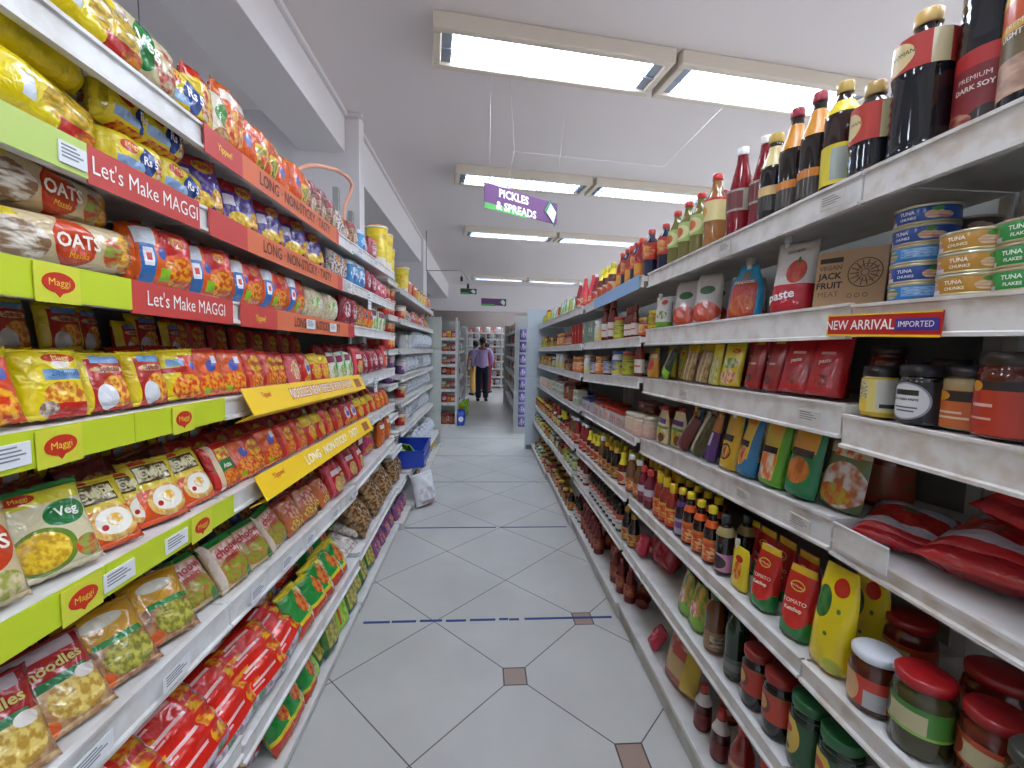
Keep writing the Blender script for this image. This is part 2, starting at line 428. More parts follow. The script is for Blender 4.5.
tagm = mat('e8e9e6', .5); ink = mat('83878c', .6)
def rack(name, label, side, y0, y1, back, levels, height, base, railm=rail_m, keys=None, lipmat=None):
    """side -1: faces +x.  levels: (key, x_front, z at y0, z at y1, lip height)"""
    yc = (y0+y1)/2
    o = thing(name, label, 'shelving unit', (0, yc, 0))
    link('back_panel', box_me('back_panel', back, back+side*.03, y0-yc+.002, y1-yc-.002, .02, height, back_m), o)
    for yy in (y0+.004, y1-.036):
        link('upright', box_me('upright', back-side*.035, back-side*.001, yy-yc, yy-yc+.032, 0, height+.03, white), o)
    for key, x, za, zb, lip in levels:
        s = side
        pr = [(x-s*0, .004), (x+s*.012, .004), (x+s*.012, -.004), (back-s*.036, -.004), (back-s*.036, -.03), (x+s*.012, -.03), (x+s*.012, -lip), (x, -lip)]
        f = link('shelf', sweep('shelf', [(x+s*.013, -.001), (back-s*.037, -.001), (back-s*.037, -.028), (x+s*.013, -.028)], y0+.003, za, y1-.003, zb, white, yc), o)
        r = link('price_rail', sweep('price_rail', [(x-s*.003, .004), (x+s*.012, .004), (x+s*.012, -lip), (x-s*.005, -lip), (x-s*.005, -lip+.007), (x+s*.003, -lip+.010), (x+s*.003, -.004), (x-s*.003, -.003)], y0+.003, za, y1-.003, zb, railm, yc), f)
        SH.setdefault(key, []).append((y0, y1, x, za, zb))
    bx, bz = base
    link('base_plinth', box_me('base_plinth', bx+side*.012, back-side*.037, y0-yc+.002, y1-yc-.002, 0, bz-.02, base_m), o)
    f = link('base_shelf', box_me('base_shelf', bx, back-side*.037, y0-yc+.002, y1-yc-.002, bz-.022, bz, white, .003), o)
    SH.setdefault(levels[0][0][0]+'b', []).append((y0, y1, bx, bz, bz))
    return o
def Lv(a, pairs): return [(k, x, za, zb, lip) for (k, x, za, zb, lip) in pairs]
lp = .055
rack('noodle_shelving', 'white shelving unit nearest the camera behind the yellow-green strips', -1, -.15, 1.18, -1.055,
     [('l1', -.68, 2.014, 2.012, lp), ('l2', -.68, 1.828, 1.818, lp), ('l3', -.68, 1.622, 1.604, lp), ('l4', -.68, 1.372, 1.345, lp), ('l5', -.68, 1.11, 1.077, lp), ('l6', -.68, .835, .782, .07), ('l7', -.66, .43, .39, .06)], 2.05, (-.655, .06))
rack('noodle_shelving', 'white shelving unit with the two tilted yellow signs', -1, 1.18, 2.35, -1.055,
     [('l1', -.68, 2.012, 2.008, lp), ('l2', -.68, 1.815, 1.803, lp), ('l3', -.68, 1.602, 1.587, lp), ('l4', -.68, 1.343, 1.302, lp), ('l5', -.68, 1.077, 1.056, lp), ('l6', -.68, .78, .725, .07), ('l7', -.66, .352, .322, .06)], 2.05, (-.655, .06))
rack('noodle_shelving', 'white shelving unit farthest along the noodle rack, hung with small price cards', -1, 2.35, 3.42, -1.055,
     [('l1', -.68, 2.012, 2.03, .05), ('l2', -.68, 1.803, 1.795, .05), ('l3', -.68, 1.587, 1.573, .05), ('l4', -.68, 1.302, 1.305, .05), ('l5', -.68, 1.053, 1.032, .05), ('l6', -.68, .74, .755, .05), ('l7', -.66, .345, .375, .05)], 2.05, (-.65, .06))
rack('cup_shelving', 'narrow white shelving of red noodle cups between noodles and flour', -1, 3.43, 3.83, -1.055,
     [('c1', -.73, 2.0, 2.0, .04), ('c2', -.73, 1.72, 1.72, .04), ('c3', -.73, 1.445, 1.445, .04), ('c4', -.73, 1.16, 1.16, .04), ('c5', -.73, .9, .9, .04), ('c6', -.70, .62, .62, .04), ('c7', -.66, .345, .345, .05)], 2.02, (-.62, .06))
rack('flour_shelving', 'white shelving unit stacked with white flour bags', -1, 3.85, 6.3, -1.1,
     [('f1', -.71, 1.975, 1.95, .05), ('f2', -.71, 1.715, 1.70, .05), ('f3', -.71, 1.455, 1.43, .05), ('f4', -.71, 1.21, 1.185, .05), ('f5', -.71, .985, .945, .05), ('f6', -.71, .72, .66, .05), ('f7', -.63, .36, .26, .05)], 2.0, (-.6, .06))
Rl = .08
rack('sauce_shelving', 'white shelving unit nearest the camera holding soy bottles and tuna tins', 1, -.2, .965, 1.27,
     [('r1', .85, 1.906, 1.906, .07), ('r2', .85, 1.588, 1.607, .07), ('r3', .85, 1.352, 1.352, .075), ('r4', .85, 1.046, 1.048, .035), ('r5', .80, .745, .735, .05), ('r6', .78, .444, .444, .05)], 2.25, (.765, .10), worn)
rack('sauce_shelving', 'white shelving unit with red sauce pouches and the folded-edge shelves', 1, .965, 2.25, 1.27,
     [('r1', .85, 1.906, 1.884, .07), ('r2', .85, 1.612, 1.596, Rl), ('r3', .85, 1.376, 1.343, Rl), ('r4', .85, 1.098, 1.02, Rl), ('r5', .80, .736, .698, .05), ('r6', .78, .444, .428, .05)], 2.25, (.765, .10))
rack('sauce_shelving', 'white shelving unit below the blue shelf strip on the sauce rack', 1, 2.25, 3.5, 1.24,
     [('r1', .82, 1.878, 1.832, .06), ('r2', .82, 1.56, 1.532, .05), ('r3', .82, 1.345, 1.282, .06), ('r4', .82, 1.022, .988, .045), ('r5', .78, .712, .668, .045), ('r6', .77, .438, .43, .045)], 2.25, (.755, .09))
rack('sauce_shelving', 'white shelving unit of jam and spread jars, fourth along the sauce rack', 1, 3.5, 4.75, 1.21,
     [('r1', .79, 1.83, 1.815, .06), ('r2', .79, 1.525, 1.50, .05), ('r3', .79, 1.283, 1.265, .055), ('r4', .79, 1.005, .985, .045), ('r5', .76, .692, .672, .045), ('r6', .75, .468, .458, .045)], 2.2, (.735, .09))
rack('sauce_shelving', 'white shelving unit at the far end of the sauce rack', 1, 4.75, 6.2, 1.19,
     [('r1', .79, 1.815, 1.80, .06), ('r2', .79, 1.50, 1.478, .05), ('r3', .79, 1.265, 1.25, .055), ('r4', .79, .985, .965, .045), ('r5', .76, .672, .655, .045), ('r6', .74, .45, .44, .045)], 2.15, (.715, .09))
def end_panel(label, x0, x1, y, h, m):
    o = thing('gondola_end', label, 'shelving end', (0, y, 0))
    k = 4
    for i in range(k): link('panel', box_me('panel', x0+.02, x1-.02, -.012, .012, .06+(h-.06)*i/k+.004, .06+(h-.06)*(i+1)/k-.004, m, .002), o)
    for a, b in ((x0, x0+.019), (x1-.019, x1)): link('post', box_me('post', a, b, -.018, .018, 0, h, m, .003), o)
    link('foot', box_me('foot', x0+.02, x1-.02, -.01, .01, 0, .06, mat('6a6c6c', .6)), o)
end_panel('pale green-grey end panel closing the flour shelving', -1.12, -.60, 6.325, 1.89, mat('bfc6be', .5))
end_panel('pale blue-grey end panel closing the sauce rack', .625, 1.25, 6.23, 2.03, mat('c3ced6', .45))

# ------------------------------------------------------------------ shelf signs
lime = mat('c3d52c', .45); limer = mat('b9d06c', .45); redm = mat('c4423c', .45); orng = mat('d9714a', .5); yel = mat('efc61a', .45); yel2 = mat('e8d21f', .45)
txw = mat('f6f2ea', .5); txk = mat('4a2318', .5); txy = mat('f0d040', .5); paper = mat('e4e7ea', .5); edgey = mat('e3b873', .5)
brand_red = mat('c8321e', .4)
def zat(key, y):
    for y0, y1, x, a, b in SH[key]:
        if y0-1e-6 <= y <= y1+1e-6: return a+(b-a)*(y-y0)/(y1-y0)
    y0, y1, x, a, b = min(SH[key], key=lambda q: min(abs(q[0]-y), abs(q[1]-y))); return a if y < y0 else b
def xat(key, y):
    for y0, y1, x, a, b in SH[key]:
        if y0-1e-6 <= y <= y1+1e-6: return x
    return min(SH[key], key=lambda q: min(abs(q[0]-y), abs(q[1]-y)))[2]
def ellipse_me(name, cx, cz, rx, rz, y, m, tail=0):
    pts = [(cx+rx*cos(2*pi*i/28), cz+rz*sin(2*pi*i/28)) for i in range(28)]
    if tail: pts[21] = (pts[21][0], cz-rz*1.4)
    return prism_me(name, pts, y-.0008, y, m)
def sign(label, key, ya, yb, h, sections, up=.004, tilt=0, out=.006, cat='shelf sign', name='shelf_sign', side=-1, sx=1):
    """a strip clipped to a price rail; sections: (share0, share1, material, text, size, text material)"""
    Lg = yb-ya; ym = (ya+yb)/2; x = xat(key, ym); s = side
    z0, z1 = zat(key, ya+.01), zat(key, yb-.01)
    o = thing(name, label, cat, (x-s*out, ym, (z0+z1)/2+up), (tilt, -s*0, -s*pi/2))
    o.rotation_euler = (Matrix.Rotation(-s*pi/2, 3, 'Z') @ Matrix.Rotation(s*math.atan2(z1-z0, Lg), 3, 'Y') @ Matrix.Rotation(-tilt, 3, 'X')).to_euler()
    for a, b, m, t, size, tm in sections:
        xa, xb = -Lg/2+Lg*a, -Lg/2+Lg*b
        p = link('panel', box_me('panel', xa, xb, -.0015, .0015, -h, 0, m), o)
        if t:
            for q, (tt, dz, sz) in enumerate(t if isinstance(t, list) else [(t, 0, size)]):
                link('lettering', text_me(tt, sz, tm, lambda X, Z, c=(xa+xb)/2, dz=dz: (c+X*sx, -.0026, -h/2+dz+Z), bold=.012), p)
    return o
def plate(label, key, y, w=.075, h=.06, logo=True, lines=False, dz=0, side=-1, m=None, out=.0105):
    x = xat(key, y); z = zat(key, y); s = side
    o = thing('price_card' if lines else 'logo_card', label, 'card', (x-s*out, y, z-.028+dz), (0, 0, -s*pi/2))
    link('card', box_me('card', -w/2, w/2, -.001, .001, -h/2, h/2, m or (paper if lines else mat('d3d640', .4)), .0008), o)
    if logo:
        g = link('emblem', ellipse_me('emblem', 0, .002, w*.36, h*.27, -.0012, brand_red, 1), o)
        link('lettering', text_me('Maggi', h*.27, txy, lambda X, Z: (X, -.0026, .002+Z), bold=.03), g)
    if lines:
        link('printed_line', boxes_me('printed_line', [(-w*.4, w*(.1+.3*((i*37) % 5)/5), -.0016, -.001, h*.3-i*h*.17, h*.3-i*h*.17+h*.07) for i in range(4)], ink), o)

# ------------------------------------------------------------------ packs
def pk(code, name, cat, look, w, h, t, base, layers=(), flow=False, text=(), small=False, lobes=0, seal=None, seed=0, rough=.2, bump=.5, wr=.10):
    m = art(code, base, layers, rough=rough, bump=bump)
    sm = mat(seal, .3, .3) if seal else None
    if small: parts, f = pillow1(w, h, t, m, flow=flow, seed=seed, lobes=lobes)
    else: parts, f = pillow(w, h, t, m, flow=flow, seed=seed, lobes=lobes, sealcol=sm, wr=wr)
    for s, size, u, v, c, *r in text:
        def pl(X, Z, u=u, v=v):
            uu, vv = u+X/w, v+Z/h
            return ((uu-.5)*w*.97, f(min(.97, max(.03, uu)), min(.95, max(.05, vv)))-t*.045, vv*h)
        parts.append(('lettering', text_me(s, size, mat(c, .4), pl, bold=.025, rot=r[0] if r else 0)))
    K(code, name, cat, look, parts)
RED, YEL, ORG, GRN, BLU, WHT, PUR, BGE, BRN = 'c8201c', 'e6cf16', 'e2661a', '2f8a3a', '2a62b0', 'e9e6e0', '4a2a7e', 'cdb88e', '6e4526'
NOO, NO2 = 'e9b93c', 'c9761e'
# noodle rack
pk('mbig', 'noodle_family_pack', 'noodle pack', 'long yellow family pack', .25, .098, .09, YEL, [('en', .72, .55, .3, .42, 'e6b92e', 'a8902c', 14), ('r', .75, .16, .22, .2, 'c02a22'), ('en', .8, .2, .12, .14, 'd88a2a', 'b04a1c', 12), ('r', .3, .5, .05, .18, 'dfe6ee')], True)
pk('mpln', 'noodle_family_pack', 'noodle pack', 'plain glossy yellow family pack', .26, .092, .085, YEL, [('r', .3, .62, .13, .16, 'cfd2cc'), ('r', .27, .62, .07, .1, 'a83a3a')], True)
pk('mrs', 'noodle_family_pack', 'noodle pack', 'yellow family pack with blue disc', .165, .095, .08, 'dcc62a', [('e', .6, .45, .13, .34, '24478c'), ('en', .85, .4, .13, .3, 'd9c6a0', 'b8622a', 12), ('e', .3, .66, .14, .14, 'c8321e'), ('r', .32, .3, .2, .1, '88a6cc'), ('rn', .6, .07, .4, .07, 'b8262a', 'd9a21e', 10)], True,
   text=[('Maggi', .016, .3, .66, 'f0d040'), ('Rs 5', .026, .6, .45, 'f0f0f0')])
pk('oats', 'oats_noodle_pack', 'noodle pack', 'beige oats noodle pack, red disc', .27, .088, .085, BGE, [('en', .14, .35, .16, .4, '8a6a4a', 'ded6c6', 9), ('e', .46, .5, .14, .46, 'c0391c'), ('e', .46, .52, .12, .40, 'd04a22'), ('en', .88, .45, .13, .42, 'e8b93c', 'c07824', 13), ('en', .72, .4, .07, .3, '9aa84a', 'c84a28', 8), ('r', .07, .9, .09, .1, 'dcc62a')], True,
   text=[('OATS', .032, .46, .5, 'f3ead6'), ('Masala', .014, .46, .24, 'f0c030')])
pk('oveg', 'oats_noodle_pack', 'noodle pack', 'beige vegetable family pack', .17, .12, .09, 'cdbf96', [('e', .45, .5, .13, .36, '1f7a3c'), ('en', .75, .4, .18, .3, 'c8c09a', 'b03a2a', 8), ('en', .15, .5, .15, .4, 'e2d9c8', '6a5a3a', 8), ('r', .06, .8, .1, .2, 'd9c31f')], True, text=[('Veg', .034, .45, .5, 'e9f2e0')])
pk('purp', 'pasta_packet', 'pasta packet', 'purple pasta packet with red top', .15, .17, .05, '43287c', [('r', .5, .87, .5, .15, 'b8262c'), ('en', .62, .76, .22, .1, 'e8c03a', 'd88a24', 10), ('en', .42, .2, .3, .16, 'e8c22e', 'b89418', 10), ('en', .82, .24, .13, .2, 'e0b02c', 'a86a18', 12), ('r', .2, .55, .14, .1, 'e6dff0'), ('r', .04, .5, .05, .5, '7a3a9a')],
   text=[('Pasta', .026, .6, .76, 'b0201c')])
pk('orng', 'noodle_multipack', 'noodle pack', 'orange multipack with blue panel', .16, .138, .085, 'd95a18', [('r', .2, .35, .09, .32, '2f6fb4'), ('r', .2, .78, .12, .13, 'd9e2ea'), ('r', .2, .45, .06, .14, 'e8eef4'), ('r', .2, .45, .03, .06, 'c83a2a'), ('r', .66, .72, .3, .2, 'c42a26'), ('en', .64, .74, .14, .09, 'f0c840', 'e89a28', 10), ('en', .66, .26, .28, .22, 'e8a02a', 'c84a18', 14), ('r', .42, .2, .06, .1, '8ac02c'), ('e', .4, .52, .07, .09, '4a5fa8')], True,
   text=[('Yippee!', .020, .64, .74, 'c0201c')])
pk('orgs', 'noodle_multipack', 'noodle pack', 'orange multipack, yellow square panel', .18, .15, .09, 'dd5a1c', [('r', .62, .3, .14, .26, 'e8c030'), ('rn', .62, .3, .11, .2, 'b8a02c', '6a7a2a', 12), ('e', .28, .5, .1, .12, '6a78b0'), ('r', .85, .6, .1, .3, 'e8a838'), ('r', .5, .93, .5, .06, 'e87a20')], True)
pk('m2', 'noodle_packet', 'noodle packet', 'yellow noodle packet, blue band', .108, .125, .04, YEL, [('en', .56, .24, .34, .26, 'ecc03a', 'c9641e', 11), ('r', .62, .1, .3, .1, 'c0281c'), ('en', .3, .14, .13, .1, 'cfc6b8', '8a6a5a', 10), ('r', .6, .6, .28, .075, '6f9cc8'), ('e', .6, .83, .26, .065, brand := 'c8321e'), ('e', .6, .74, .15, .05, 'f0ead8')],
   text=[('Maggi', .013, .6, .83, 'f0d040'), ('2-Minute', .014, .62, .605, '1d3c7a')])
pk('m2r', 'noodle_packet', 'noodle packet', 'yellow noodle packet, red panel', .10, .122, .04, 'e0c81c', [('r', .58, .42, .42, .42, 'b42a22'), ('en', .66, .3, .3, .26, 'ecb43a', 'c85a1e', 11), ('e', .42, .22, .2, .2, 'd8dade'), ('r', .56, .83, .3, .06, '6f9cc8'), ('en', .56, .66, .34, .06, 'f0d8b0', 'd89a4a', 10)], text=[('Special', .015, .56, .66, '8a1a14')])
pk('mrd', 'noodle_packet', 'noodle packet', 'yellow noodle packet, orange bowl', .105, .125, .04, 'e3cb1a', [('r', .75, .4, .25, .44, 'd2421c'), ('en', .6, .22, .38, .24, 'f0b030', 'd23a1a', 9), ('e', .8, .62, .08, .08, '5a62a8'), ('r', .4, .7, .2, .07, '7aa2c8'), ('r', .35, .56, .3, .05, 'b42a22')])
pk('cupa', 'noodle_packet', 'noodle packet', 'yellow and orange egg-bowl packet', .118, .15, .04, 'd8531e', [('r', .5, .77, .5, .27, 'dcc42a'), ('r', .46, .74, .33, .14, '4a3a1e'), ('rn', .46, .74, .31, .11, 'e6dcb0', '5a4a22', 9), ('en', .56, .3, .4, .24, 'e6c878', 'd89a48', 12), ('e', .56, .32, .3, .18, 'f0ecdc'), ('en', .58, .33, .13, .09, 'e8b02a', 'f0e8d0', 9), ('e', .38, .26, .05, .04, 'b02a20'), ('r', .3, .93, .16, .035, 'c8321e')],
   text=[('Cuppa', .026, .46, .75, 'e9e0a8', .12)])
pk('oatp', 'oats_packet', 'noodle packet', 'beige oats packet, red disc', .11, .155, .05, BGE, [('e', .5, .6, .42, .28, 'c8421e'), ('en', .5, .2, .42, .16, 'd9c9a0', '9aa04a', 8), ('r', .5, .92, .4, .06, 'dcc62a')], text=[('OATS', .03, .5, .6, 'f3ead6')])
pk('vegp', 'vegetable_noodle_packet', 'noodle packet', 'pale vegetable packet, green top', .135, .165, .05, 'd8cfa8', [('r', .5, .88, .5, .12, 'd6cc2c'), ('r', .5, .96, .5, .05, '2f8a3a'), ('e', .28, .86, .17, .055, 'c8321e'), ('e', .68, .62, .24, .14, '1f7a3c'), ('e', .36, .28, .34, .24, '6a8a2c'), ('en', .34, .28, .29, .2, 'ecc82e', 'c89a24', 13), ('en', .82, .2, .16, .12, 'c84a24', '8aa04a', 7)],
   text=[('Maggi', .011, .28, .86, 'f0d040'), ('Veg', .022, .68, .63, 'e9f2e0')])
pk('redg', 'noodle_packet', 'noodle packet', 'red noodle packet, green oval', .105, .135, .04, 'c4221e', [('rn', .62, .72, .3, .12, 'e8d23a', 'c85a24', 8), ('e', .5, .46, .42, .13, '1e7a3e'), ('en', .52, .2, .36, .17, 'e28a2a', 'c8501c', 12), ('r', .2, .5, .08, .5, 'd8c0a0')], text=[('Atta', .018, .5, .46, 'eef2d8')])
pk('redn', 'noodle_packet', 'noodle packet', 'red noodle packet, yellow burst', .105, .13, .045, 'c8241c', [('en', .55, .62, .34, .2, 'ecc63a', 'd8821e', 7), ('en', .5, .22, .4, .2, 'ea9a2a', 'c83c18', 11), ('r', .16, .5, .07, .5, 'd85a38')], text=[('Yippee!', .02, .55, .63, 'b0201c')])
pk('orgn', 'noodle_packet', 'noodle packet', 'orange noodle packet, blue spot', .11, .135, .045, 'de5a1a', [('e', .5, .6, .16, .12, '4c5aa8'), ('r', .66, .72, .1, .08, 'e0e4ec'), ('en', .5, .24, .42, .22, 'f0a42c', 'd8401a', 9), ('r', .5, .95, .5, .06, 'c42a20'), ('r', .25, .12, .1, .06, '9ab82c')])
pk('redw', 'noodle_packet', 'noodle packet', 'red noodle packet, white centre', .105, .13, .045, 'bf2622', [('en', .54, .5, .32, .26, 'efe6da', 'd8a088', 7), ('e', .54, .46, .15, .11, '4a6ab0'), ('en', .5, .14, .42, .13, 'e4a23c', 'c85a24', 11)])
pk('pink', 'noodle_packet', 'noodle packet', 'pinkish noodle packet with bowl', .10, .125, .04, 'd86a6a', [('en', .5, .45, .4, .3, 'efd8b0', 'd8764a', 8), ('r', .5, .9, .5, .1, 'b8262c')])
pk('yelo', 'noodle_packet', 'noodle packet', 'yellow-topped red noodle packet', .10, .125, .045, 'c42a1e', [('r', .5, .82, .5, .2, 'e2c024'), ('en', .5, .35, .4, .28, 'eec23a', 'd87a24', 9)])
pk('grnw', 'noodle_packet', 'noodle packet', 'white noodle packet, green arc', .115, .14, .05, 'dde2d0', [('e', .72, .5, .22, .5, '2fa23c'), ('e', .86, .5, .2, .5, 'e4e8dc'), ('en', .3, .3, .24, .24, 'd8d49a', '7aa04a', 8), ('r', .2, .75, .2, .12, '8a2a4a')])
pk('wnoo', 'vermicelli_packet', 'vermicelli packet', 'clear packet of pale noodles', .15, .13, .08, ('e4d8b8', 'cbb98c', 22), [('en', .35, .5, .25, .2, '7ab83c', 'e8e2c8', 6), ('r', .75, .5, .12, .16, 'd8dcd8')], True)
pk('dred', 'snack_packet', 'snack packet', 'dark red snack packet', .12, .15, .06, '8e1c2e', [('en', .5, .5, .36, .26, 'e6d8d8', '9c2038', 7), ('r', .5, .85, .4, .07, 'c83a4a')])
pk('blup', 'snack_packet', 'snack packet', 'sky blue snack packet', .14, .15, .06, '3f8fc8', [('en', .5, .45, .36, .26, 'e6eef4', '5aa4d8', 6), ('r', .5, .88, .5, .09, 'd8e6f0'), ('e', .5, .3, .2, .12, '2a5aa8')])
pk('whbr', 'snack_packet', 'snack packet', 'white and brown pasta packet', .11, .13, .06, 'c9c2c0', [('en', .5, .5, .5, .5, '7a5a4a', 'd8d2cc', 9), ('e', .6, .7, .2, .14, 'd8923a')])
pk('tanp', 'snack_packet', 'snack packet', 'brown patterned snack packet', .12, .14, .07, ('b08a6a', '6a3a2a', 11), [('r', .5, .8, .5, .1, '8a2a2e'), ('en', .5, .4, .3, .2, 'd8c8b0', '9a6a4a', 8)])
pk('grnp', 'snack_packet', 'snack packet', 'pale packet with green panel', .12, .14, .06, 'd4cdb4', [('e', .5, .6, .36, .2, '4a8a3a'), ('en', .5, .2, .4, .18, 'c89a5a', '8a5a34', 9)])
pk('mulp', 'noodle_packet', 'noodle packet', 'brown packet of bare noodles', .115, .14, .05, ('8a4a24', 'b87a3a', 16), [('r', .5, .82, .5, .14, '7a2018'), ('en', .5, .62, .3, .1, 'c83a28', 'e0b060', 9)], rough=.18)
pk('noll', 'masala_noodle_packet', 'noodle packet', 'red noodle packet, green ribbon', .14, .17, .045, '9a1a20', [('r', .46, .87, .4, .07, 'c9b4b8'), ('r', .55, .7, .5, .11, 'b02222'), ('rn', .5, .26, .5, .28, 'c8a878', 'a8784e', 7), ('en', .64, .3, .32, .22, 'dcc26a', 'b08a34', 12), ('r', .5, .53, .36, .045, '1e7a44'), ('e', .25, .1, .12, .08, 'd8622a'), ('e', .8, .48, .12, .07, 'ddd6cc')],
   text=[('noodles', .026, .56, .69, 'd8c468', .05)])
pk('nolb', 'masala_noodle_packet', 'noodle packet', 'dark red packet, silver stripe', .13, .165, .045, '7e161c', [('r', .45, .72, .36, .06, 'bfa8ac'), ('r', .5, .5, .3, .03, '9a8088'), ('rn', .5, .18, .5, .2, 'a8784e', '6a3a22', 7)])
pk('noly', 'masala_noodle_packet', 'noodle packet', 'amber noodle packet, white oval', .135, .165, .045, 'd09a1a', [('e', .46, .78, .3, .085, 'e2dcc8'), ('rn', .5, .24, .5, .26, 'b88a5e', '8a5a3a', 7), ('en', .6, .28, .34, .22, 'b8b048', '7a7a2e', 12), ('r', .56, .51, .34, .04, '2a8a3e'), ('e', .22, .1, .12, .08, 'd8622a')])
pk('chow', 'hakka_noodle_packet', 'noodle packet', 'green-topped packet, red script', .135, .155, .05, 'c4a878', [('r', .5, .94, .5, .08, '2a8a3a'), ('en', .5, .68, .44, .16, 'ecd8cc', 'd89a8a', 9), ('en', .5, .3, .46, .26, '8aa02c', 'b0763a', 10), ('e', .85, .1, .14, .1, '4a7a3a'), ('r', .08, .5, .06, .5, 'd8c8b8')], text=[('choow', .034, .5, .7, 'b8222c', .1), ('mein', .03, .52, .54, 'b8222c', .1)])
pk('chob', 'hakka_noodle_packet', 'noodle packet', 'brown noodle packet, green edge', .135, .15, .05, ('8a5a34', 'b89a5a', 10), [('r', .5, .9, .5, .12, '1e6a34'), ('r', .1, .5, .1, .5, '3a5a8a')])
pk('masb', 'masala_noodle_packet', 'noodle packet', 'orange-brown masala noodle packet', .13, .15, .06, 'b8622e', [('en', .5, .55, .38, .24, 'd8a878', 'a83a4a', 8), ('en', .5, .18, .42, .16, 'e0b45a', '9a5a2a', 10), ('r', .5, .92, .5, .07, '8a2a1c')])
pk('redb', 'pasta_bag', 'pasta bag', 'red pasta bag, clear window', .14, .18, .07, 'b81e22', [('en', .55, .28, .34, .2, 'd8b070', 'b88a4a', 12), ('r', .5, .62, .3, .07, 'e6d0d0'), ('r', .12, .5, .05, .5, 'd85060')])
pk('mulb', 'snack_bag', 'snack bag', 'tall pink and green striped bag', .17, .24, .08, 'c43a5a', [('en', .5, .55, .42, .12, 'd8b04a', 'b8622a', 8), ('rn', .5, .35, .5, .07, '9a3a8a', 'd84a4a', 7), ('en', .5, .14, .46, .12, 'd8923a', 'c05a24', 10), ('r', .5, .78, .5, .08, 'd8d0cc'), ('r', .5, .92, .5, .07, '3a8a3a')])
for code, look, sd in (('rmul', 'clear bag of red packets', 1), ('rmu2', 'puffed bag of red packets', 5)):  # pale pink bars are highlights on the film, put into the colour
    pk(code, 'red_noodle_multipack', 'noodle multipack', look, .25, .20, .09, 'd8261a', sum([[('rn', .83, v, .13, .075, 'eeb01e', 'd8401a', 11), ('rn', .2, v+.05, .16, .03, 'd8261a', 'e6a41e', 9), ('r', .46, v+.02, .2, .018, 'f0c8c0'), ('r', .3, v-.03, .1, .012, 'f0b8b0')] for v in (.24, .45, .66, .87)], [])+[('rn', .5, .06, .5, .07, '9a8494', 'c8bcc4', 16), ('rn', .3, .07, .06, .06, '1e8a4a', '9a8494', 8), ('rn', .78, .07, .07, .06, '1e8a4a', '9a8494', 8), ('rn', .97, .5, .04, .5, 'b8a8b0', '5a8a5a', 14)], flow=True, lobes=4, seed=sd, seal='b9a8b4', rough=.14, wr=.14)
pk('gyel', 'noodle_bag', 'noodle bag', 'green and yellow bag, red panel', .15, .19, .07, 'd9c62a', [('r', .3, .6, .3, .3, '1e8a36'), ('en', .62, .6, .26, .24, 'c83a24', 'd88a3a', 7), ('r', .5, .12, .5, .1, 'c8321e'), ('rn', .85, .5, .14, .4, 'd8d0b0', '4a9a3c', 6)])
pk('limb', 'noodle_bag', 'noodle bag', 'lime green noodle bag', .15, .2, .05, '9ccc22', [('r', .25, .5, .06, .3, 'c84a24'), ('rn', .6, .5, .2, .3, 'b4d83c', '7ab01c', 6), ('r', .9, .5, .1, .5, '1e7a3c')])
pk('dgrn', 'noodle_bag', 'noodle bag', 'dark green and yellow noodle bag', .15, .17, .06, '3f7a34', [('rn', .5, .5, .4, .3, 'c8b04a', '7a8a3a', 6), ('r', .5, .1, .5, .1, '1c5a34'), ('r', .5, .9, .5, .08, '1c5a34')])
pk('colr', 'candy_bag', 'snack bag', 'multicoloured sweets bag', .12, .12, .06, ('b03a4a', '3a5a9a', 9), [('en', .5, .5, .3, .3, 'd88a3a', '8a3a8a', 8)])
pk('bpas', 'dry_pasta_bag', 'pasta bag', 'clear bag of brown pasta sticks', .17, .2, .09, ('5e3f24', 'a8845a', 12), [('r', .5, .92, .5, .08, 'b8ac9a'), ('en', .4, .6, .2, .12, 'c0b49a', '6a4a2e', 7)], rough=.15, wr=.16)
pk('wpas', 'dry_pasta_bag', 'pasta bag', 'clear bag of white sticks', .17, .13, .05, ('d8d0c4', 'a89a90', 9), [('r', .5, .5, .1, .4, 'c4bdb4')], rough=.18, wr=.14)
pk('flor', 'flour_bag', 'flour bag', 'white flour bag, grey print', .165, .185, .125, 'd3d9e0', [('en', .5, .58, .36, .2, 'b4bdd0', 'd3d9e0', 6), ('r', .5, .25, .34, .03, '7a86b0'), ('rn', .5, .34, .3, .03, '8a94b8', 'd3d9e0', 14), ('r', .5, .85, .3, .025, '9aa4c0')], rough=.4)
pk('flrd', 'flour_bag', 'flour bag', 'white flour bag, dark print', .14, .18, .08, 'c4c6cc', [('en', .5, .55, .4, .3, '6a6478', 'b4b6c0', 6)], rough=.4)
pk('yelb', 'snack_bag', 'snack bag', 'yellow and red snack bag', .13, .17, .07, 'd8bb24', [('en', .5, .5, .36, .26, 'c83a24', 'e8c85a', 6), ('r', .5, .9, .5, .09, 'c8321e')], small=True)
pk('ornb', 'snack_bag', 'snack bag', 'orange snack bag', .13, .18, .07, 'd2622a', [('en', .5, .4, .36, .26, 'e8b04a', 'c8401c', 6), ('r', .5, .8, .4, .07, 'e6dccc')], small=True)
pk('pnkb', 'snack_bag', 'snack bag', 'pink striped snack bag', .12, .13, .07, 'c8566a', [('en', .5, .5, .4, .26, 'e8d0d0', 'c84a5a', 6)], small=True)
pk('wbag', 'carrier_bag', 'plastic bag', 'crumpled white plastic bag', .2, .27, .11, 'eef1f5', [('rn', .5, .3, .4, .25, 'eef1f5', 'cfcdd4', 5), ('r', .5, .12, .3, .05, 'c8a0a8')], rough=.3, wr=.2)

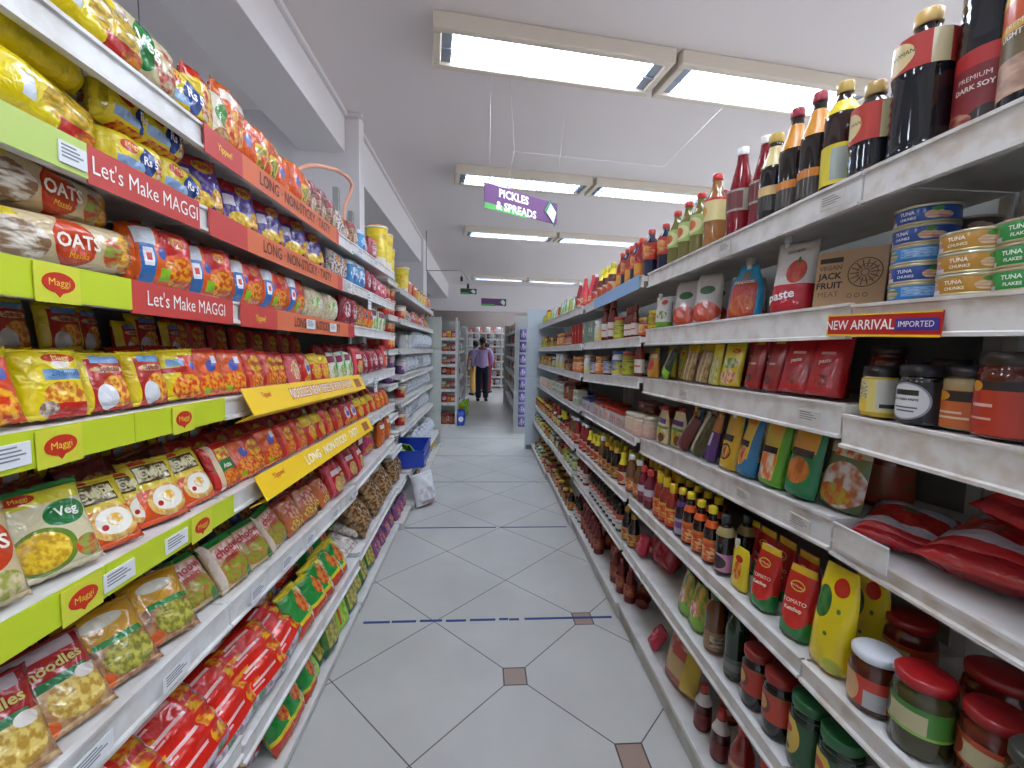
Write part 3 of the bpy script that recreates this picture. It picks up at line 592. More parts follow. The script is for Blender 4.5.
# ------------------------------------------------------------------ bottles, jars, tins
def rings(prof, n, amp):
    """ridged plastic wall: ripples between the given profile points"""
    return prof
def bottle(code, name, cat, look, H, R, prof, body, cap, label, nr, caph, rough=.08, ridged=(), neck=None, seg=20, capr=None, wrap=None, texts=(), cap2=None):
    """prof: (radius share, height share) of the body; label: (z0, z1, art key, base, layers)"""
    P = [(R*.82, 0), (R*.97, H*.012)]
    for r, z in prof: P.append((R*r, H*z))
    if ridged:
        a, b, n = ridged; Q = [p for p in P if p[1] <= a*H]; rr = R
        for i in range(n*2+1): Q.append((rr*(.962 if i % 2 else 1), H*(a+(b-a)*i/(2*n))))
        P = Q+[p for p in P if p[1] > b*H]
    top = H-caph
    P += [(nr, top), (nr, top+.002)]
    parts = [('bottle_body', lathe_me('bottle_body', P, mat(body, rough, .5), seg))]
    cr = capr or nr*1.15
    parts.append(('cap', lathe_me('cap', [(cr*.97, top+.001), (cr, top+.003), (cr, H-.003), (cr*.9, H)], mat(cap, .35, .2), seg, wob=.015)))
    def rad(z):
        for (r0, a), (r1, b) in zip(P, P[1:]):
            if z <= b: return r0+(r1-r0)*((z-a)/(b-a) if b > a else 0)
        return P[-1][0]
    for q, (z0, z1, key, base, layers) in enumerate(label):
        n = 5; pr = [(rad(H*(z0+(z1-z0)*i/n))+.0011, H*(z0+(z1-z0)*i/n)) for i in range(n+1)]
        if ridged: pr = [(R+.0012 if z0 < .6 else r, z) for r, z in pr]
        parts.append(('label' if q == 0 else 'neck_label', lathe_me('label', pr, art(key, base, layers, rough=.4, coat=.2, bump=0), seg, capped=False)))
    for s, size, z, c, off in texts:
        rr = (R if ridged else max(rad(H*z), .001))+.0022
        parts.append(('lettering', text_me(s, size, mat(c, .5), lambda X, Z, z=z, rr=rr, off=off: (rr*sin((X+off)/rr), -rr*cos((X+off)/rr), H*z+Z), bold=.03)))
    K(code, name, cat, look, parts)
STR = [(1, .05), (1, .55), (.93, .62), (.6, .74), (.45, .82)]                       # straight body, long neck
SHO = [(1, .04), (1, .66), (.9, .73), (.55, .82), (.42, .87)]                       # broad shoulders
TAP = [(1, .05), (1, .35), (.86, .52), (.6, .72), (.45, .82)]                       # tapering all the way
JAR = [(1, .04), (1, .7), (.95, .78), (.82, .83)]
def lab(key, z0, z1, base, layers=()): return (z0, z1, key, base, layers)
bottle('soyk', 'soy_sauce_bottle', 'sauce bottle', 'large soy bottle, red label', .30, .052, SHO, '14161c', 'c8a45e', [lab('soyk1', .58, .80, 'b03026', [('e', .40, .5, .13, .45, 'd8c48e'), ('r', .66, .5, .05, .6, 'bfae88')])], .021, .03, ridged=(.08, .56, 7), texts=[('KIKKOMAN', .0125, .70, '1a1410', -.022)])
bottle('soys', 'soy_sauce_bottle', 'sauce bottle', 'small soy bottle, red label', .185, .037, SHO, '14161c', 'b89a5a', [lab('soys1', .36, .74, 'b43428', [('e', .36, .5, .11, .36, 'd8c48e'), ('r', .68, .5, .08, .6, 'c4b48c')])], .016, .026, ridged=(.06, .34, 3), texts=[('MAN', .010, .56, '1a1410', -.018)])
bottle('soyd', 'dark_soy_bottle', 'sauce bottle', 'tall black bottle, maroon label', .36, .054, SHO, '12151e', 'b03026', [lab('soyd1', .06, .46, '7a1c22', [('r', .5, .9, .5, .12, 'b02a2a'), ('e', .62, .12, .1, .12, '2a1a14'), ('en', .4, .1, .14, .14, 'b88a6a', '7a1c22', 8)])], .022, .03, ridged=(.5, .78, 5), texts=[('PREMIUM', .013, .31, 'e0d2c4', .012), ('DARK SOY', .013, .26, 'e0d2c4', .012)])
bottle('soyl', 'light_soy_bottle', 'sauce bottle', 'tall black bottle, yellow label', .36, .056, SHO, '161a22', 'b03026', [lab('soyl1', .08, .56, '6a5a3a', [('r', .5, .82, .5, .2, 'dca82a'), ('rn', .5, .16, .5, .2, 'c8a48a', '9a7a6a', 7), ('r', .4, .8, .1, .1, 'c8501e')])], .022, .03, ridged=(.6, .8, 4), texts=[('PREMIUM', .013, .40, 'e6ddcc', -.02), ('LIGHT SOY', .013, .355, 'e6ddcc', -.02)])
bottle('mush', 'sauce_bottle', 'sauce bottle', 'dark bottle, yellow label', .23, .034, SHO, '2a1612', 'b89c4a', [lab('mush1', .06, .42, 'd6c42a', [('r', .3, .35, .1, .3, '5a7a3a'), ('r', .62, .5, .07, .4, '9aa49a')]), lab('mush2', .70, .82, 'e0c82a')], .014, .024)
bottle('worc', 'sauce_bottle', 'sauce bottle', 'black bottle, orange neck label', .24, .033, STR, '1c120e', '9a2a3a', [lab('worc1', .05, .30, '3a342c', [('r', .5, .86, .5, .16, 'c87a22')]), lab('worc2', .60, .84, 'd08a26')], .013, .022)
bottle('oyst', 'sauce_bottle', 'sauce bottle', 'black bottle, cream labels', .22, .033, STR, '1a1614', 'c8aa4a', [lab('oyst1', .12, .40, '2c2a26', [('r', .5, .8, .5, .18, 'd8b87a')]), lab('oyst2', .62, .85, 'd8c68a')], .015, .024)
bottle('ketc', 'ketchup_bottle', 'ketchup bottle', 'ketchup bottle with white cap', .25, .036, TAP, '7e1420', 'e2e2e0', [lab('ketc1', .28, .52, '9a9686', [('r', .5, .5, .2, .4, '6a2a26'), ('e', .3, .5, .12, .4, 'c8c4b8')])], .014, .022, seg=24, ridged=(.03, .22, 3))
bottle('vinr', 'vinegar_bottle', 'vinegar bottle', 'pale bottle with red cap', .23, .036, STR, '9c6a3c', 'd2362c', [lab('vinr1', .36, .66, 'd8c88a', [('r', .5, .95, .5, .06, 'c8322c'), ('e', .4, .45, .16, .32, 'd8a03a'), ('e', .4, .45, .08, .2, 'c8321e')])], .014, .02, rough=.1, ridged=(.04, .32, 4))
bottle('ving', 'vinegar_bottle', 'vinegar bottle', 'olive bottle, green label', .215, .034, STR, '77703a', 'c8322c', [lab('ving1', .32, .64, 'a8c070', [('e', .5, .5, .2, .4, 'd8d8a0'), ('e', .5, .5, .1, .25, 'c86a3a')])], .013, .02, ridged=(.04, .28, 4))
bottle('navy', 'sauce_bottle', 'sauce bottle', 'navy and red bottle, red cap', .20, .033, SHO, '1e2640', 'c23a34', [lab('navy1', .34, .70, 'b8382a', [('en', .5, .5, .26, .4, 'd8a05a', 'b8382a', 5)])], .013, .022, ridged=(.05, .3, 3))
bottle('kets', 'ketchup_bottle', 'ketchup bottle', 'red squeeze bottle, orange label', .20, .034, STR, '8e1a1c', 'd8482a', [lab('kets1', .08, .46, 'd8822a', [('e', .5, .55, .2, .36, 'e0a03a'), ('r', .5, .92, .5, .08, 'c8321e')])], .014, .026)
bottle('yelc', 'sauce_bottle', 'sauce bottle', 'dark bottle with yellow neck', .19, .032, STR, '5c1416', 'd8ca2c', [lab('yelc1', .06, .42, 'd8c4a0', [('e', .5, .5, .22, .4, 'b84a2a')]), lab('yelc2', .64, .84, 'd9cc2a')], .014, .03)
bottle('cone', 'sauce_bottle', 'sauce bottle', 'pinkish red conical bottle', .22, .036, TAP, 'c8404a', 'c8404a', [lab('cone1', .1, .36, 'd8584a', [('en', .5, .5, .26, .4, 'e8c8a0', 'c8403a', 5)])], .012, .03)
bottle('whit', 'sauce_bottle', 'sauce bottle', 'white-capped red ketchup bottle', .21, .034, TAP, '8a1a22', 'e0e0de', [lab('whit1', .1, .4, 'c8a898', [('e', .5, .5, .22, .4, 'b83a2a')])], .013, .022)
bottle('chil', 'chilli_sauce_bottle', 'sauce bottle', 'red chilli bottle, yellow cap', .20, .030, STR, '8c2416', 'd8b41e', [lab('chil1', .06, .46, 'cc3a1c', [('en', .5, .5, .3, .36, 'e8b04a', 'c83a1c', 6), ('r', .5, .93, .5, .07, 'd8a02a')])], .013, .042, capr=.0165)
bottle('soyb', 'soy_sauce_bottle', 'sauce bottle', 'black soy bottle, orange label', .205, .029, STR, '1a1010', 'd8c222', [lab('soyb1', .05, .44, 'cc5a20', [('en', .5, .4, .28, .36, 'e8c07a', 'c83a1c', 6), ('r', .5, .92, .5, .08, 'e0762a')]), lab('soyb2', .64, .76, 'd85a22')], .013, .026, capr=.016)
bottle('purv', 'vinegar_bottle', 'vinegar bottle', 'dark bottle, pale violet label', .205, .028, STR, '2e1420', 'd8be28', [lab('purv1', .06, .38, 'a8a0bc', [('r', .5, .6, .3, .2, '7a4a8a')]), lab('purv2', .64, .74, '5a3a7a')], .013, .026, capr=.016)
bottle('pink_', 'sauce_bottle', 'sauce bottle', 'black bottle, pink label', .205, .030, SHO, '17141a', '2a2a2e', [lab('pink1', .06, .36, 'c88aa8', [('e', .5, .5, .2, .4, '2a2028')]), lab('pink2', .66, .80, '9a8a5a')], .014, .03)
bottle('mus2', 'mustard_bottle', 'sauce bottle', 'brown bottle, white cap', .20, .030, STR, '6a4a2c', 'd4d4d0', [lab('mus21', .06, .40, 'b8502a', [('en', .5, .5, .3, .36, 'e0c88a', 'b8502a', 6)])], .013, .026, capr=.017)
bottle('plum', 'sauce_bottle', 'sauce bottle', 'plum red bottle, silver label', .19, .030, STR, '6e1830', 'c8383a', [lab('plum1', .2, .5, 'c4c4cc', [('r', .5, .2, .5, .2, '9a3a5a')])], .013, .03, capr=.016)
bottle('whts', 'syrup_bottle', 'sauce bottle', 'small dark bottle, white label', .165, .026, SHO, '23140f', '1c1a1a', [lab('whts1', .12, .62, 'cfc9c4', [('r', .5, .82, .5, .18, 'b8502e'), ('r', .5, .4, .3, .03, '6a5a5a')])], .011, .022)
bottle('cokk', 'soda_bottle', 'sauce bottle', 'dark squat bottle, yellow cap', .18, .032, STR, '180f0d', 'd09a1e', [lab('cokk1', .06, .42, 'b8842e', [('en', .5, .5, .3, .36, 'd8b45a', '8a2a1c', 6)])], .014, .026, capr=.0165)
bottle('redp', 'ketchup_pouch_bottle', 'ketchup bottle', 'translucent dark red ketchup bottle', .20, .036, TAP, '6c1a18', 'a02a24', [lab('redp1', .2, .55, '8a2a22', [('en', .5, .5, .3, .4, 'b8703a', '7a1e1a', 6)])], .012, .02, ridged=(.04, .18, 2))
bottle('grnd', 'olive_oil_bottle', 'oil bottle', 'dark green glass bottle', .235, .034, SHO, '12301e', '1e5a34', [lab('grnd1', .06, .30, '4a4c4a', [('r', .5, .5, .3, .2, '6a6c66')])], .014, .03)
bottle('brnj', 'sauce_bottle', 'sauce bottle', 'brown sauce bottle, green neck', .215, .036, SHO, '5c3418', '1e5a34', [lab('brnj1', .06, .36, '8a6a4a', [('r', .3, .5, .1, .4, 'c8c0b0'), ('rn', .7, .5, .1, .3, '5a4a3a', 'b8a890', 9)])], .018, .03)
bottle('ketf', 'ketchup_bottle', 'ketchup bottle', 'dark ketchup bottle, white neck band', .17, .030, STR, '4a1216', 'b83a3a', [lab('ketf1', .06, .4, '6a1c20'), lab('ketf2', .6, .82, 'cfc8c4')], .012, .03)
bottle('ketr', 'ketchup_bottle', 'ketchup bottle', 'upright red bottle, cream label', .22, .036, STR, '8a2018', 'b82a20', [lab('ketr1', .1, .5, 'a8402a', [('e', .5, .55, .26, .4, 'b89a7a'), ('e', .5, .55, .12, .2, '8a2a1c')])], .014, .03)
bottle('tall', 'ketchup_bottle', 'sauce bottle', 'brown-red tall bottle, white label', .26, .034, STR, '6e2418', '7e3a2c', [lab('tall1', .1, .45, 'd8d0c8', [('r', .5, .5, .2, .06, 'b85a4a')])], .015, .05, capr=.022)
def jar(code, name, look, H, R, body, lid, label, lidh=.02, lidr=1.02, texts=(), ridged=(), seg=22, prof=JAR, extra=()):
    bottle(code, name, 'jar', look, H, R, prof, body, lid, label, R*.84, lidh, capr=R*lidr*.93, texts=texts, ridged=ridged, seg=seg, rough=.07)
jar('jred', 'chilli_paste_jar', 'red labelled sauce jar', .135, .036, '5a1e12', '2a2018', [lab('jred1', .04, .66, 'b03420', [('r', .5, .92, .5, .09, '241a1c'), ('e', .42, .9, .045, .1, 'd8942a'), ('r', .46, .55, .07, .03, 'd8b0a0'), ('r', .44, .3, .09, .02, 'd8b0a0')])], .022)
jar('jcre', 'mayonnaise_jar', 'cream jar, orange label', .112, .040, 'b8a878', '1c1a22', [lab('jcre1', .04, .62, 'cc6a34', [('r', .5, .84, .5, .14, '221a20'), ('e', .44, .84, .07, .14, 'd89a2a'), ('r', .48, .4, .1, .03, 'e8d0b8'), ('r', .5, .26, .12, .03, 'e8d0b8')])], .02)
jar('jsun', 'seasoning_paste_jar', 'black jar, round white label', .122, .041, '16161a', '1a1a20', [lab('jsun1', .06, .72, '1c1c20', [('e', .5, .5, .17, .48, '8a8c92'), ('e', .5, .5, .155, .44, 'd4d6d8'), ('r', .5, .72, .09, .07, '1c1c20'), ('r', .5, .34, .09, .02, '5a5a60'), ('r', .5, .25, .07, .02, '5a5a60')])], .024, texts=[('SUN DRIED PASTE', .0062, .42, '1a1a1e', 0)])
jar('jyel', 'mustard_jar', 'pale yellow jar, black lid', .125, .042, 'c8a83c', '17181c', [lab('jyel1', .10, .74, 'd6c878', [('rn', .4, .6, .1, .3, 'd6d0a0', '8a8a5a', 18), ('r', .66, .55, .09, .45, 'b9b9ae'), ('r', .66, .2, .06, .06, '2a2a28'), ('r', .36, .2, .14, .2, 'd8bc3a')])], .028)
jar('jwhl', 'pickle_jar', 'pickle jar, white lid', .125, .045, '4a1c10', 'cfd4da', [lab('jwhl1', .10, .60, 'b8382a', [('e', .42, .5, .1, .6, 'c8a070'), ('r', .62, .3, .07, .3, 'a8a8a8')])], .018)
jar('jgrn', 'pickle_jar', 'green pickle jar, red lid', .155, .05, '3c3a1e', '9c1218', [lab('jgrn1', .30, .66, '3f7a2e', [('r', .54, .45, .11, .34, 'b8b088'), ('e', .38, .5, .06, .4, '1e4a1e'), ('r', .5, .05, .5, .05, '8ab04a')])], .022)
jar('jrdl', 'pickle_jar', 'red pickle jar, red lid', .155, .05, '5c1a12', '8e1016', [lab('jrdl1', .30, .66, 'b04420', [('r', .52, .45, .11, .34, 'b8b088'), ('e', .38, .5, .06, .4, '8a2010')])], .022)
jar('jpik', 'pickle_jar', 'brown pickle jar, dark lid', .15, .048, '4a2c18', '3a3a34', [lab('jpik1', .2, .6, '5a4a34', [('e', .5, .5, .1, .4, '7a8a5a')])], .022)
jar('jgol', 'pickle_jar', 'dark jar with gold oval', .185, .046, '16261a', '1e5a30', [lab('jgol1', .12, .80, '1c4a2a', [('e', .44, .5, .13, .42, 'c8a83a'), ('e', .44, .62, .06, .1, 'b83a24'), ('e', .44, .2, .04, .06, '3a2a14')])], .026, seg=24)
jar('jblk', 'pickle_jar', 'black jar, red crest label', .175, .044, '141113', '8a2018', [lab('jblk1', .26, .72, 'a8321e', [('e', .45, .5, .1, .36, '6a2418'), ('e', .45, .52, .06, .24, 'c8963a'), ('r', .5, .96, .5, .05, '8a4a2a')])], .026)
for code, nm, look, H, R, b, l, lb in (
    ('jhon', 'honey_jar', 'honey jar, yellow lid', .15, .036, 'a86a1c', 'd0a428', ('d8a83a', 'c8802a')), ('jbrn', 'spread_jar', 'brown spread jar, dark lid', .14, .037, '3a1c12', '4a1e1a', ('c9c4c0', '6a7aa0')),
    ('jjam', 'jam_jar', 'red jam jar, red lid', .12, .034, '7a1a1c', '9a3a2a', ('d8b8a0', 'b8402a')), ('jmay', 'mayonnaise_jar', 'white jar, blue lid', .15, .045, 'd8d8d4', '2a4a8a', ('d8c83a', '4a6ab0')),
    ('jmaw', 'mayonnaise_jar', 'white jar, white lid', .15, .044, 'dcdcd8', 'd4d8dc', ('d8c84a', 'c8d0d8')), ('jorg', 'spread_jar', 'orange labelled jar', .13, .038, 'b8763a', 'd89a4a', ('d8763a', 'e8c49a')),
    ('jolv', 'olive_jar', 'olive jar, red lid', .14, .040, 'a89a3a', 'a83a2a', ('c8c83a', '7a8a3a')), ('jyes', 'spread_jar', 'small yellow spread jar', .10, .036, 'b8962c', 'd0be4a', ('d8c03a', '8a7a2a')),
    ('jdrk', 'spread_jar', 'squat dark jar, red lid', .10, .036, '3a201a', '7a241e', ('b89a4a', '7a2a2a')), ('jred2', 'paste_jar', 'red paste jar, gold lid', .11, .035, '8a2418', 'b8943a', ('b84a2a', 'd8b87a')),
    ('jpic', 'pickle_jar', 'small pickle jar, yellow lid', .12, .036, '6a3a1a', 'c8a42c', ('b8a04a', 'a8582a')), ('jgrs', 'pickle_jar', 'small green jar, pale lid', .115, .036, '5a6a2c', 'c0c8b8', ('9ab06a', 'd0d0a8')),
    ('jtub', 'spread_tub', 'pale plastic tub, cream lid', .115, .046, 'd6c8b8', 'd0cdb8', ('d8a89a', 'd8c8b0')), ('jbig', 'pickle_tub', 'brown tub, brown lid', .17, .06, '6a2a1c', '7a3a2a', ('a84a34', '8a5a3a'))):
    jar(code, nm, look, H, R, b, l, [lab(code+'1', .08, .66, lb[0], [('en', .5, .5, .3, .34, lb[1], lb[0], 5), ('r', .5, .9, .5, .07, lb[1])])], .02, seg=16)
# noodle cups and tubs: a taper, a rim and a lid
def cup(code, name, look, H, R, base, layers, lid, cat='noodle cup'):
    m = art(code, base, layers, rough=.4, coat=.1, bump=0)
    K(code, name, cat, look, [('cup_wall', lathe_me('cup_wall', [(R*.76, 0), (R*.78, .002), (R*.97, H*.93)], m, 18)), ('rim', lathe_me('rim', [(R*.98, H*.92), (R*1.03, H*.935), (R*1.03, H*.96), (R*.97, H*.97)], mat('dcd8d0', .4), 18)), ('lid', lathe_me('lid', [(R*.96, H*.965), (R*.94, H)], mat(lid, .35, .2), 18))])
cup('cupr', 'noodle_cup', 'red paper noodle cup', .13, .058, 'b82a24', [('r', .5, .8, .5, .14, 'd8d0c4'), ('en', .5, .45, .2, .3, 'd8a05a', 'b84a2a', 6), ('e', .6, .7, .1, .1, '3a8a4a')], 'c8c0b8')
cup('cupu', 'noodle_cup', 'purple paper noodle cup', .13, .056, '5a3a6a', [('r', .5, .8, .5, .16, 'cfc8cc'), ('en', .5, .45, .2, .26, 'c8a8b8', '5a3a6a', 6)], 'c8c4c8')
cup('cupy', 'snack_tub', 'tall yellow snack tub', .20, .055, 'd2b820', [('r', .5, .12, .5, .12, 'e0dccc'), ('rn', .5, .6, .5, .25, 'd8c42c', 'b89a18', 6)], 'c8862a', 'snack tub')
cup('cupg', 'noodle_bowl', 'grey-white paper bowl', .12, .075, 'a8a49c', [('en', .5, .5, .2, .36, '6a6a64', 'c8c0b4', 6)], 'cfcac4', 'paper bowl')
cup('cupb', 'noodle_bowl', 'orange and white paper bowl', .10, .075, 'cf9a72', [('r', .5, .75, .5, .2, 'e0d8c4'), ('r', .5, .3, .5, .1, 'b85a4a')], 'd8c88a', 'paper bowl')
# tins: printed wall, two seams, a recessed lid
def tin(code, look, base, layers, s, tcol):
    R, H = .052, .037
    K(code, 'tuna_tin', 'tin', look, [('printed_wall', lathe_me('printed_wall', [(R*.965, .003), (R*.98, .006), (R*.98, H-.006), (R*.965, H-.003)], art(code, base, layers, rough=.3, coat=.3, bump=0), 32)),
        ('rim', lathe_me('rim', [(R*.9, 0), (R, 0), (R, .0035), (R*.975, .005)], mat('c2b890', .3, metal=.7), 32)), ('lid', lathe_me('lid', [(R*.975, H-.005), (R, H-.003), (R, H), (R*.93, H), (R*.92, H-.003), (0.001, H-.003)], mat('c9c2a4', .3, metal=.7), 32)),
        ('lettering', text_me(s[0], .0095, mat(tcol, .5), lambda X, Z: (.0518*sin((X-.006)/.0518), -.0518*cos((X-.006)/.0518), H*.62+Z), bold=.03)),
        ('lettering', text_me(s[1], .0072, mat(tcol, .5), lambda X, Z: (.0518*sin((X-.004)/.0518), -.0518*cos((X-.004)/.0518), H*.33+Z), bold=.03))])
TL = [('en', .62, .42, .05, .26, 'c89a7a', 'e0c8a8', 7), ('en', .67, .36, .04, .2, 'b86a5a', 'd8b090', 7), ('e', .63, .75, .03, .14, '3f8a3a'), ('en', .36, .45, .03, .3, 'c87a6a', 'd8c0a0', 7), ('r', .36, .16, .05, .12, 'cfd2e0')]
tin('tinb', 'blue tuna tin', '1f4a9a', TL, ('TUNA', 'CHUNKS'), 'dfe8f4')
tin('tinl', 'light blue tuna tin', '2f7ac0', [('r', .56, .55, .09, .3, '6aa6d8'), ('rn', .56, .55, .08, .26, 'a8c8e8', '3f86c4', 30), ('en', .4, .5, .05, .34, 'c8b088', '3f7a3a', 7)], ('', ''), 'dfe8f4')
tin('ting', 'gold tuna tin', 'b8862c', TL, ('TUNA', 'CHUNKS'), 'f0e8d0')
tin('tinv', 'green tuna tin', '2f9a4a', TL, ('TUNA', 'FLAKES'), 'eaf4e4')
tin('tind', 'dark tuna tin', '3a2a26', TL[:2], ('', ''), 'cccccc')

# ------------------------------------------------------------------ stand-up pouches
def dp(code, name, cat, look, w, h, t, base, layers, text=(), spout=None, wid=None, small=False, rough=.25, bump=.2, seed=0, window=None):
    m = art(code, base, layers, rough=rough, bump=bump)
    parts, f = doy(w, h, t, m, wid=wid, seed=seed)
    if spout:
        sx, capc, r, hh = spout
        parts.append(('spout', lathe_me('spout', [(r*.6, h-.012), (r*.6, h+hh*.3)], mat('d8d8d0', .4), 12)))
        parts.append(('spout_cap', lathe_me('spout_cap', [(r*.95, h+.001), (r, h+.003), (r, h+hh-.002), (r*.85, h+hh)], mat(capc, .4), 14, wob=.02)))
        for p in parts[-2:]:
            for v in p[1].vertices: v.co.x += sx
    for s, size, u, v, c, *r in text:
        def pl(X, Z, u=u, v=v):
            uu, vv = u+X/w, v+Z/h
            return ((uu-.5)*w*.97, f(min(.97, max(.03, uu)), min(.97, max(.02, vv)))-t*.03, vv*h)
        parts.append(('lettering', text_me(s, size, mat(c, .4), pl, bold=.025, rot=r[0] if r else 0)))
    if small and len(parts) == 1: parts = [(None, parts[0][1])]
    K(code, name, cat, look, parts)
dp('dmred', 'ketchup_pouch', 'sauce pouch', 'red and green ketchup pouch', .088, .19, .06, 'b4201e', [('r', .5, .12, .5, .16, '1e7a34'), ('e', .5, .34, .42, .2, 'c82a22'), ('e', .45, .72, .24, .07, 'd8c050'), ('e', .45, .72, .21, .055, 'b41e1c'), ('r', .5, .94, .5, .05, 'd8b42a')], [('TOMATO', .015, .48, .5, 'f0e0d0', .1), ('Ketchup', .014, .48, .40, 'f0e0d0', .1), ('Del Monte', .0085, .45, .72, 'f0d8a0')], wid=[(0, .95), (.1, 1), (.7, .96), (.9, .8), (1, .74)])
dp('dmyel', 'ketchup_pouch', 'sauce pouch', 'tall yellow pouch, green vegetables', .095, .23, .06, 'd9c41c', [('en', .26, .62, .22, .16, '1e5a2c', '3f7a34', 5), ('e', .62, .82, .2, .09, 'b4281e'), ('e', .5, .34, .05, .02, '3f6a24'), ('e', .7, .6, .05, .025, '4f7a2c'), ('e', .75, .08, .18, .06, 'b0b838')], [], wid=[(0, .9), (.08, 1), (.75, .97), (.92, .84), (1, .76)])
dp('smyel', 'sauce_sachet', 'sauce pouch', 'small yellow spouted pouch', .075, .135, .035, 'd8c222', [('en', .5, .45, .24, .22, 'c8501e', 'd8a02a', 6), ('e', .5, .72, .22, .08, 'b82a1e')], spout=(-.022, 'd8d4c4', .007, .018), wid=[(0, .9), (.1, 1), (.4, .92), (.8, 1), (1, .8)])
dp('redtp', 'tomato_paste_pouch', 'sauce pouch', 'plain red sauce pouch', .10, .185, .055, 'b41e24', [('e', .55, .2, .2, .09, '3a1a14'), ('en', .55, .2, .2, .1, '6a2418', 'b8342a', 8), ('r', .5, .62, .2, .02, 'd89a90')], [('paste', .016, .5, .5, 'ead0c8', .15)], wid=[(0, 1), (.1, 1), (.8, .98), (1, .95)])
dp('redt2', 'tomato_paste_pouch', 'sauce pouch', 'dark red sauce pouch', .075, .165, .045, '9a1c20', [('r', .5, .5, .2, .02, 'd89a90'), ('r', .5, .93, .3, .04, 'd8a02a'), ('e', .5, .2, .24, .08, '6a1418')], [])
dp('noopk', 'sauce_mix_packet', 'sauce pouch', 'yellow packet with green bowl', .095, .165, .04, 'd9c62c', [('en', .5, .2, .4, .17, 'e0d0a8', 'c8762a', 7), ('en', .5, .5, .36, .12, '6aa03c', 'd8d8a0', 6), ('e', .62, .78, .2, .05, 'c8321e'), ('r', .5, .93, .5, .05, 'b8ac2c')], [('Maggi', .01, .62, .78, 'f0d040')])
dp('noopy', 'sauce_mix_packet', 'sauce pouch', 'narrow yellow-green packet', .065, .165, .035, 'cfc23a', [('rn', .5, .35, .4, .3, 'd8d0a0', '9aa83c', 5), ('r', .5, .9, .5, .1, 'd8c22a')], [])
dp('hangn', 'noodle_stick_packet', 'sauce pouch', 'yellow-topped noodle stick packet', .085, .17, .03, ('b8a070', '8a6a3a', 7), [('r', .5, .9, .5, .12, 'd8c020'), ('r', .3, .4, .06, .4, 'd8c090'), ('r', .7, .4, .06, .4, 'd0b880')], [])
dp('silvw', 'spice_packet', 'sauce pouch', 'silver-white packet lying back', .10, .16, .03, 'b8c0cc', [('en', .5, .4, .4, .3, '8a3a5a', 'c4ccd8', 5), ('r', .5, .12, .4, .08, '6a7ab0')], [])
dp('grnb', 'spice_packet', 'sauce pouch', 'black and lime packet', .075, .15, .03, '24402a', [('r', .5, .14, .5, .15, '8ac83a'), ('r', .18, .5, .1, .5, 'c4ccb8')], [])
dp('orgp', 'spice_packet', 'sauce pouch', 'orange spice pouch', .09, .13, .05, 'c88a2a', [('e', .5, .5, .3, .2, 'b8382a'), ('r', .5, .85, .4, .07, 'd8d0c0')], [])
dp('whip', 'tomato_puree_pouch', 'sauce pouch', 'white pouch, red script', .115, .205, .05, 'cfcdca', [('r', .5, .18, .5, .2, 'b82030'), ('en', .6, .56, .24, .17, 'b8382a', 'c8503a', 5), ('e', .62, .72, .04, .05, '3f8a3a')], [('paste', .038, .34, .22, 'f0ecec', .12), ('tomato', .016, .5, .86, '6a6a6a', .12)], spout=(-.034, 'd6d6d4', .011, .022))
dp('blup2', 'sauce_pouch', 'sauce pouch', 'blue-cornered spouted pouch', .11, .155, .05, '2f8ab0', [('r', .5, .3, .38, .34, 'a8382a'), ('en', .5, .22, .34, .2, 'b8682a', 'a83226', 6), ('r', .5, .66, .3, .05, '8a2a26'), ('r', .5, .8, .14, .06, '8a6a4a')], [('TANDOORI', .012, .5, .66, 'e8d8c0')], spout=(0, 'a8a8a4', .013, .022), wid=[(0, .95), (.1, 1), (.6, .95), (.85, .62), (1, .5)])
dp('gryp', 'cooking_paste_pouch', 'sauce pouch', 'grey pouch, green diamond logo', .10, .165, .05, 'b9b4ae', [('en', .5, .2, .5, .22, 'b83a2a', 'c85a3a', 5), ('e', .5, .66, .28, .09, '1e5a2a')], [], wid=[(0, .95), (.1, 1), (.85, .98), (1, .8)], seed=2)
dp('whgp', 'cooking_paste_pouch', 'sauce pouch', 'small white pouch, green foot', .075, .13, .045, 'c9cac6', [('r', .5, .1, .5, .1, '6aa83a'), ('en', .5, .42, .34, .14, '4a7a3a', 'c8c4a8', 5), ('e', .6, .82, .2, .08, 'a8342a')], [], spout=(-.02, 'cfcfca', .008, .014))
dp('colp1', 'sauce_pouch', 'sauce pouch', 'blue pouch, yellow upper panel', .085, .185, .045, '2a7aa8', [('r', .36, .6, .36, .34, 'd8b830'), ('r', .36, .5, .26, .05, '1c1a20'), ('en', .36, .3, .3, .16, 'd89a5a', 'a8502a', 5), ('r', .36, .9, .24, .07, 'd8862a')], [], spout=(-.012, 'c8a428', .011, .022))
dp('colp2', 'sauce_pouch', 'sauce pouch', 'lime pouch, orange panel', .085, .185, .045, '62a82c', [('r', .4, .62, .34, .3, 'c8b42c'), ('r', .4, .52, .3, .06, '1c1a20'), ('rn', .4, .28, .32, .2, 'd8703a', 'd8d0b0', 4), ('r', .4, .84, .22, .07, 'd8a02a')], [], spout=(-.008, 'd8b82a', .011, .022))
dp('colp3', 'sauce_pouch', 'sauce pouch', 'green pouch, amber chicken picture', .095, .19, .045, '147848', [('r', .45, .8, .4, .2, 'd0962c'), ('r', .45, .58, .36, .05, '1c1a20'), ('en', .45, .34, .36, .18, 'c87a3a', 'a85a24', 4)], [], spout=(-.006, 'd8a42a', .012, .022))
